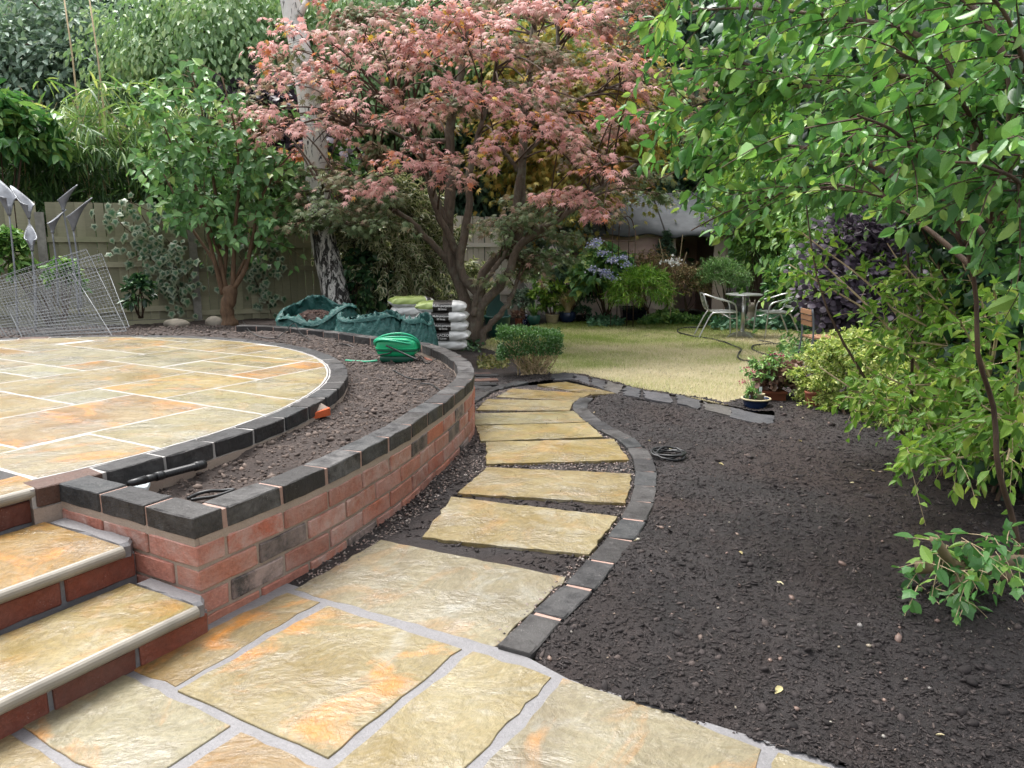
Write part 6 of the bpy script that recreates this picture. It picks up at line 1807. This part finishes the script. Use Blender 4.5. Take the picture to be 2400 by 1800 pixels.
foliage(hed, T_OVATE2, LP, r.normal(0, 1, LP.shape), r.normal(0, .5, LP.shape) + [0, 0, .8], r.uniform(.015, .028, len(LP)), r.uniform(size=len(LP)), L_['boxlow'], 0, 'low_foliage')

def tuft(name, label, cat, base, n, h, spread, mat, w=.003, seed=1, droop=.5, group=None):
    r = np.random.default_rng(seed)
    root = empty(name, base, label, cat, group)
    K = 6; t = np.linspace(0, 1, K)
    a = r.uniform(0, 6.283, n); el = r.uniform(.15, 1, n) ** .7 * spread; L = h * r.uniform(.6, 1.15, n)
    dirx = np.c_[np.cos(a), np.sin(a)]
    P = np.zeros((n, K, 3))
    rad = el[:, None] * t[None] ** 1.4 * L[:, None]
    P[..., 0] = base[0] + dirx[:, 0:1] * rad + r.normal(0, .02, (n, 1)); P[..., 1] = base[1] + dirx[:, 1:2] * rad + r.normal(0, .02, (n, 1))
    P[..., 2] = base[2] + L[:, None] * (t[None] - droop * el[:, None] * t[None] ** 2.6)
    sd = np.c_[-dirx[:, 1], dirx[:, 0], np.zeros(n)][:, None] * (w * (1 - t ** 2 * .9))[None, :, None]
    V = np.stack([P - sd, P + sd], 2).reshape(n, -1, 3)
    F = np.array([(2 * i, 2 * i + 1, 2 * i + 3, 2 * i + 2) for i in range(K - 1)])
    F = F[None] + (np.arange(n) * 2 * K)[:, None, None]
    bigmesh('blades', V.reshape(-1, 3), F.reshape(-1, 4), mat, root, {'rnd': np.repeat(r.uniform(size=n), 2 * K)}, kind='stuff')
    return root
def gz(x, y, up=0): return on_g(x, y) + np.array([0, 0, up])
b = gz(1329, 757, .2); tuft('blond_grass', 'fountain of blond feathery grass in the large blue pot', 'grass plant', b, 900, .62, .85, L_['blond'], .0035, 81, .75)
tuft('spiky_plant', 'strappy green plant in the green glazed pot', 'plant', gz(1251, 762, .17), 90, .34, .9, L_['mid'], .009, 82, .7)
shrub('potted_shrub', 'small yellow-green shrub in the stone coloured pot', 'plant', gz(1294, 758, .16), gz(1290, 757, .36), (.3, .25, .28), 60, 9, T_OVATE, .08, L_['lime'], M['twig'], tl=.35, seed=83)
shrub('potted_shrub', 'grey-green shrub behind the terracotta and patterned pots', 'plant', gz(1225, 757, .1), gz(1222, 757, .42), (.3, .25, .32), 80, 9, T_OVATE2, .075, L_['greygreen'], M['twig'], tl=.35, seed=84)
shrub('potted_plant', 'small dark leaved plant in the plain terracotta pot', 'plant', gz(1216, 763, .12), gz(1214, 763, .2), (.11, .1, .1), 22, 7, T_OVATE, .07, L_['heuch'], M['twig'], tl=.5, seed=85)
shrub('low_plant', 'low green plant in the black pots by the big blue pot', 'plant', gz(1368, 753, .1), gz(1366, 752, .2), (.2, .12, .1), 34, 7, T_OVATE, .06, L_['teal'], M['twig'], tl=.4, seed=86)
shrub('yellow_shrub', 'yellow-green leafy stems behind the row of pots', 'plant', gz(1290, 752), at_d(1285, 690, 14.9), (.45, .3, .3), 50, 9, T_OVATE, .11, L_['lime'], M['twig'], tl=.4, seed=87)
shrub('bright_bamboo', 'bright green feathery bamboo growing from the navy square planter', 'bamboo', gz(1500, 750, .24), at_d(1500, 680, 14.1), (.68, .4, .5), 330, 12, T_LANCE, .13, L_['bright'], M['cane'], tl=.42, seed=88, droop=.5, up=.6, stems=22, twig_r=.003)
hyd = shrub('hydrangea_bush', 'hydrangea with pale blue flower heads in front of the shed', 'shrub', at_d(1420, 740, 14.9), at_d(1415, 650, 14.7), (.66, .5, .7), 150, 9, T_HEART, .17, L_['lilac'], M['twig'], tl=.4, seed=89, stems=12)
r = np.random.default_rng(90)
for x, y in ((1388, 575), (1398, 565), (1432, 610), (1470, 620), (1391, 632), (1418, 638), (1424, 645), (1462, 603), (1443, 655), (1412, 592)):
    c = at_d(x, y, 14.05)
    q = c + r.normal(size=(46, 3)) * [.06, .05, .028]
    foliage(hyd, T_ROUND, q, r.normal(size=q.shape), r.normal(0, .4, q.shape) + [0, -.5, .8], r.uniform(.03, .045, 46), np.clip(r.uniform(size=46), 0, .999), L_['bluefl'], 0, 'flower_head')
shrub('brown_perennials', 'tall browning perennials with seed heads in front of the shed door', 'plant', at_d(1520, 735, 15.1), at_d(1515, 650, 15.0), (.75, .4, .42), 170, 12, T_OVATE2, .06, L_['brown'], M['twig'], tl=.5, seed=91, droop=.1, zmin=-.2)
shrub('small_conifer', 'blue-grey shrub against the fence right of the maple', 'shrub', at_d(1300, 700, 15.8), at_d(1300, 560, 15.6), (.85, .5, .75), 260, 12, T_OVATE2, .1, L_['greygreen'], M['twig'], tl=.4, seed=92)
shrub('dark_yew', 'dark evergreen behind the hydrangea left of the shed', 'shrub', at_d(1330, 740, 15.5), at_d(1340, 680, 15.2), (.7, .4, .6), 200, 11, T_OVATE2, .09, L_['conifer'], M['twig'], tl=.4, seed=93)
shrub('fern_clump', 'feathery fern clump behind the left bistro chair', 'fern', at_d(1700, 720, 14.6), at_d(1690, 650, 14.5), (.55, .4, .42), 170, 22, T_LANCE, .09, L_['fern'], M['twig'], tl=.6, seed=94, droop=.6, spread=75, ldroop=.05, zmin=-.2)
shrub('brown_shrub', 'grey-brown twiggy shrub left of the fern behind the lawn', 'shrub', at_d(1610, 730, 14.8), at_d(1600, 670, 14.7), (.6, .4, .42), 240, 10, T_OVATE2, .055, L_['brown'], M['twig'], tl=.5, seed=95)
shrub('evergreen_shrub', 'dark glossy evergreen shrub left of the purple bush', 'shrub', at_d(1865, 765, 14.0), at_d(1865, 655, 14.0), (.5, .4, .72), 170, 11, T_OVATE, .13, L_['laurel'], M['twig'], tl=.4, seed=96, zmin=-.9)
shrub('tall_lily', 'tall leafy lily stems with a yellow flower beyond the lawn', 'plant', at_d(1780, 720, 15.5), at_d(1775, 590, 15.4), (.3, .25, .75), 90, 12, T_LANCE, .16, L_['mid'], M['twig'], tl=.35, seed=97, droop=.4)
yl = empty('yellow_flower', at_d(1772, 557, 15.2), 'single yellow lily flower above the border', 'flower')
q = np.tile(at_d(1772, 557, 15.2), (9, 1)); r = np.random.default_rng(98)
foliage(yl, T_OVATE2, q, rand_unit(9, r) + [0, 0, .5], rand_unit(9, r) + [0, 0, 1], np.full(9, .1), np.full(9, .6), L_['yellowing'], 0, 'petals')
wf = empty('white_flower', at_d(1575, 615, 14.4), 'white flower head in front of the dark shed doorway', 'flower')
q = at_d(1575, 615, 14.4) + r.normal(size=(40, 3)) * [.09, .05, .05]
foliage(wf, T_ROUND, q, rand_unit(40, r), rand_unit(40, r) + [0, -.6, .6], np.full(40, .05), np.full(40, .5), mat_leaf('white_petal', G('#dcdcd8', '#efefec'), .2, .6, .3, False), 0, 'petals')
m = MB(); m.tube(smooth_curve([at_d(1570, 740, 14.5), at_d(1578, 670, 14.5), at_d(1575, 615, 14.4)], 8), .008, 5)
for x, y in ((1545, 560), (1600, 550), (1610, 590), (1590, 600)): m.tube(smooth_curve([at_d(1578, 690, 14.5), at_d((1578 + x) / 2, 640, 14.5), at_d(x, y, 14.5)], 6), .006, 4)
m.build('stem', M['cane'], wf)
shrub('shed_climber', 'small-leaved creeper growing up the corner of the shed doorway', 'climber', at_d(1570, 700, 15.7), at_d(1560, 590, 15.75), (.2, .12, .6), 120, 9, T_OVATE2, .055, L_['conifer'], M['twig'], tl=.2, seed=99)
r = np.random.default_rng(101)
def cover(name, label, pts_px, d0, d1, n, h, tm, size, mat, seed):
    r = np.random.default_rng(seed)
    x = r.uniform(pts_px[0], pts_px[1], n); d = r.uniform(d0, d1, n)
    X = (x - 1200) / FPX * d; Z = g(X, d) + h * r.uniform(0, 1, n) ** .8 * (.55 + .45 * fbm(X, d, 4, 2, seed * .01))
    P = np.c_[X, d, Z]
    root = empty(name, (X.mean(), d.mean(), float(g(0, d.mean()))), label, 'ground cover')
    foliage(root, tm, P, r.normal(0, .6, P.shape) + [0, -.3, .2], r.normal(0, .4, P.shape) + [0, -.3, .9], r.uniform(.6, 1.3, n) * size, r.uniform(size=n), mat)
cover('ground_cover', 'low teal-green ground cover behind the bistro chairs at the back of the lawn', (1670, 1900), 13.6, 15.0, 1700, .34, T_ROUND, .085, L_['teal'], 102)
cover('ground_cover', 'low green ground cover left of the bistro set, in front of the ferns', (1500, 1690), 14.5, 15.3, 1500, .3, T_OVATE, .1, L_['mid'], 103)
cover('ground_cover', 'low creeping plants between the black pots and the navy planter', (1375, 1460), 14.2, 15.0, 700, .26, T_OVATE, .075, L_['teal'], 104)
cover('ground_cover', 'sprawling low green plants beside the maple foot and the box bush', (1120, 1190), 8.6, 9.4, 420, .12, T_OVATE2, .05, L_['boxlow'], 105)
cover('ground_cover', 'low shaded plants under the shrubs along the right side of the lawn', (1830, 2150), 8.4, 11.6, 1600, .3, T_OVATE2, .07, L_['mid'], 106)
cover('ground_cover', 'shaded weeds along the fence behind the compost bags', (760, 1130), 10.5, 12.5, 1200, .3, T_OVATE2, .08, L_['dark'], 107)
# statue between the chairs
st_ = on_g(1758, 772)
stt = empty('stone_figure', st_, 'small weathered stone animal figure behind the bistro table', 'statue')
bm = [(0, .0, .085), (0, .08, .10), (0, .2, .095), (.0, .3, .07), (.0, .36, .055), (.0, .40, .062), (.0, .45, .06), (0, .49, .03)]
V = []; F = []
for i, (x, z, rr) in enumerate(bm):
    for k in range(14):
        a = 2 * math.pi * k / 14; V.append((x + rr * math.cos(a) * (1 + .08 * math.sin(3 * a + i)), rr * math.sin(a) * .9 - (.03 if z > .38 else 0), z))
F = [(i * 14 + k, i * 14 + (k + 1) % 14, (i + 1) * 14 + (k + 1) % 14, (i + 1) * 14 + k) for i in range(len(bm) - 1) for k in range(14)] + [tuple((len(bm) - 1) * 14 + k for k in range(14))]
MB().add(V, F).build('body', M['boulder'], stt, True, local=True)
for sx in (-1, 1): MB().tube([(sx * .04, -.04, .46), (sx * .05, -.03, .54)], [.02, .008], 6).build('ear', M['boulder'], stt, True, local=True)
for sx in (-1, 1): MB().tube([(sx * .05, -.09, .0), (sx * .05, -.075, .2)], [.03, .028], 8).build('leg', M['boulder'], stt, True, local=True)
# planting round the blue bowl
shrub('sedum_plant', 'sedum with dusky pink flower heads behind the blue bowl', 'plant', gz(1800, 945), gz(1795, 945, .22), (.2, .15, .22), 46, 8, T_OVATE2, .045, L_['mid'], M['twig'], tl=.5, seed=111, droop=.0)
r = np.random.default_rng(112)
sed = [o for o in COL.objects if o.name.startswith('sedum_plant')][0]
for x, y in ((1810, 840), (1830, 835), (1757, 880), (1775, 872), (1742, 895), (1815, 828), (1835, 850), (1760, 862), (1800, 850)):
    c = at_d(x, y, 6.55); q = c + r.normal(size=(30, 3)) * [.024, .02, .009]
    foliage(sed, T_ROUND, q, rand_unit(30, r), rand_unit(30, r) + [0, -.3, .9], np.full(30, .016), r.uniform(0, .999, 30), L_['pinkfl'], 0, 'flower_head')
shrub('heuchera_plant', 'bronze leaved heuchera growing in the terracotta trough', 'plant', gz(1825, 950, .15), gz(1830, 945, .2), (.24, .17, .16), 70, 8, T_ROUND, .055, L_['heuch'], M['twig'], tl=.4, seed=113)
tuft('chive_clump', 'small clump of green grassy leaves behind the blue bowl', 'plant', gz(1765, 940), 90, .24, .7, L_['mid'], .004, 114, .5)
shrub('bowl_plant', 'tiny green plant in the blue bowl', 'plant', gz(1762, 961, .09), gz(1760, 961, .13), (.05, .05, .05), 14, 6, T_OVATE, .03, L_['mid'], M['twig'], tl=.5, seed=115)
vf = empty('violet_flower', at_d(1838, 927, 6.3), 'single violet flower right of the blue bowl', 'flower')
q = np.tile(at_d(1838, 927, 6.3), (7, 1)); foliage(vf, T_ROUND, q, rand_unit(7, r), rand_unit(7, r) + [0, -1.5, .5], np.full(7, .025), np.full(7, .2), mat_leaf('violet_petal', G('#5a52a8', '#7a70c4'), .2, .6, .3, False), 0, 'petals')

# fallen leaves on the mulch
q = sample(26, (.2, 2.6, 1.7, 6.5), mulch_keep, r, .5)
P = np.c_[q, mulch_z(q[:, 0], q[:, 1]) + .008]
V, F, at = leaf_arrays(T_OVATE, P, r.normal(0, 1, P.shape) * [1, 1, .1], r.normal(0, .25, P.shape) + [0, 0, 1], r.uniform(.018, .04, len(P)), r.uniform(size=len(P)))
bigmesh('fallen_leaves', V, F, L_['straw'], None, at, kind='stuff')

# ------------------------------------------------------------------ trees behind the garden
def T(x, y, d): return at_d(x, y, d)
def bt(name, label, x, y, d, rad, ncl, nlf, cr, tm, size, mat, seed, **k):
    c = T(x, y, d)
    return crown_tree(name, label, (c[0], d, float(ground_z(np.array(c[0]), np.array(d)))), c, rad, ncl, nlf, cr, tm, size, L_[mat], M['twig'], 'trees beyond the garden fence', seed=seed, **k)
bt('silvery_tree', 'grey-green apple-like tree at the top left beyond the bamboo', 150, 150, 17, (2.1, 1.5, 1.35), 190, 55, .34, T_OVATE2, .16, 'greygreen', 201)
bt('silvery_tree', 'paler grey-green bush behind the bamboo at the far left', 20, 210, 16.5, (1.3, 1.0, 1.3), 90, 50, .32, T_OVATE2, .15, 'greygreen', 202)
bt('dark_tree', 'dark blue-green tree between the silvery tree and the weeping tree', 335, 90, 20, (1.5, 1.5, 2.0), 150, 60, .4, T_OVATE2, .17, 'conifer', 203)
bt('weeping_tree', 'pale green tree with narrow hanging leaves behind the lilac and birch', 540, 150, 16, (2.1, 1.5, 1.5), 260, 100, .32, T_OVATE2, .13, 'weep', 204, hang=1.3)
bt('weeping_tree', 'pale narrow-leaved tree behind the top of the maple', 860, 120, 16.5, (1.9, 1.3, 1.7), 190, 90, .34, T_OVATE2, .13, 'weep', 205, hang=1.3)
bt('copper_shrub', 'dark copper-leaved bush seen between lilac and maple', 610, 310, 14.6, (1.1, .6, .9), 80, 45, .26, T_ROUND, .14, 'smoke', 206)
bt('green_tree', 'mid green tree behind the trunk of the birch and the fence', 660, 440, 14.4, (1.3, .7, .9), 110, 50, .26, T_OVATE2, .15, 'mid', 207)
bt('dark_tree', 'dark evergreen tree behind the maple stems', 1080, 400, 17.5, (2.0, 1.2, 1.9), 190, 60, .36, T_OVATE2, .17, 'conifer', 208)
bt('yellow_tree', 'yellowing maple behind the right half of the pink maple', 1350, 280, 15.4, (1.9, .7, 1.8), 200, 44, .3, T_MAPLE, .14, 'yellowing', 209, trunk_r=.05)
bt('green_tree', 'leafy mid green tree at the top centre behind the maple', 1180, 150, 17.5, (2.1, 1.4, 2.2), 200, 55, .36, T_OVATE2, .16, 'mid', 210)
bt('dark_tree', 'tall dark ivy-clad tree behind the shed', 1600, 200, 19.5, (1.7, 1.5, 2.8), 250, 60, .38, T_OVATE2, .17, 'conifer', 211)
bt('green_tree', 'green tree behind the overhanging shrub right of the shed', 1850, 300, 18, (1.8, 1.4, 2.6), 220, 55, .38, T_OVATE2, .17, 'mid', 212)
bt('golden_tree', 'yellow-green bush behind the lawn border right of the shed', 1790, 470, 15.8, (.9, .7, .9), 90, 50, .24, T_OVATE2, .12, 'lime', 213)
bt('green_tree', 'dark leafy tree at the right, behind the lime green canes', 2150, 480, 11, (1.7, 1.0, 1.7), 190, 55, .28, T_OVATE2, .13, 'mid', 214)
bt('dark_tree', 'large dark tree filling the top right corner behind the shrub', 2250, 150, 13, (2.3, 1.4, 2.2), 230, 55, .34, T_OVATE2, .16, 'conifer', 215)
# the wood behind everything
r = np.random.default_rng(220)
n = 30000
X = r.uniform(-24, 24, n); Y = r.uniform(21, 25, n); Z = r.uniform(-.5, 8, n)
keep = (fbm(X, Z, .9, 3, 2.2) + r.normal(0, .25, n)) > -.35
P = np.c_[X, Y, Z][keep]; n = len(P)
V, F, at = leaf_arrays(T_DIAM, P, r.normal(0, .6, P.shape) + [0, -.3, -.5], r.normal(0, .5, P.shape) + [0, -.5, .7], r.uniform(.22, .5, n), np.clip(.45 + .3 * fbm(P[:, 0], P[:, 2], .5, 2, 2.5) + r.normal(0, .15, n), 0, .999))
bigmesh('woodland', V, F, L_['mid'], None, at, kind='stuff')
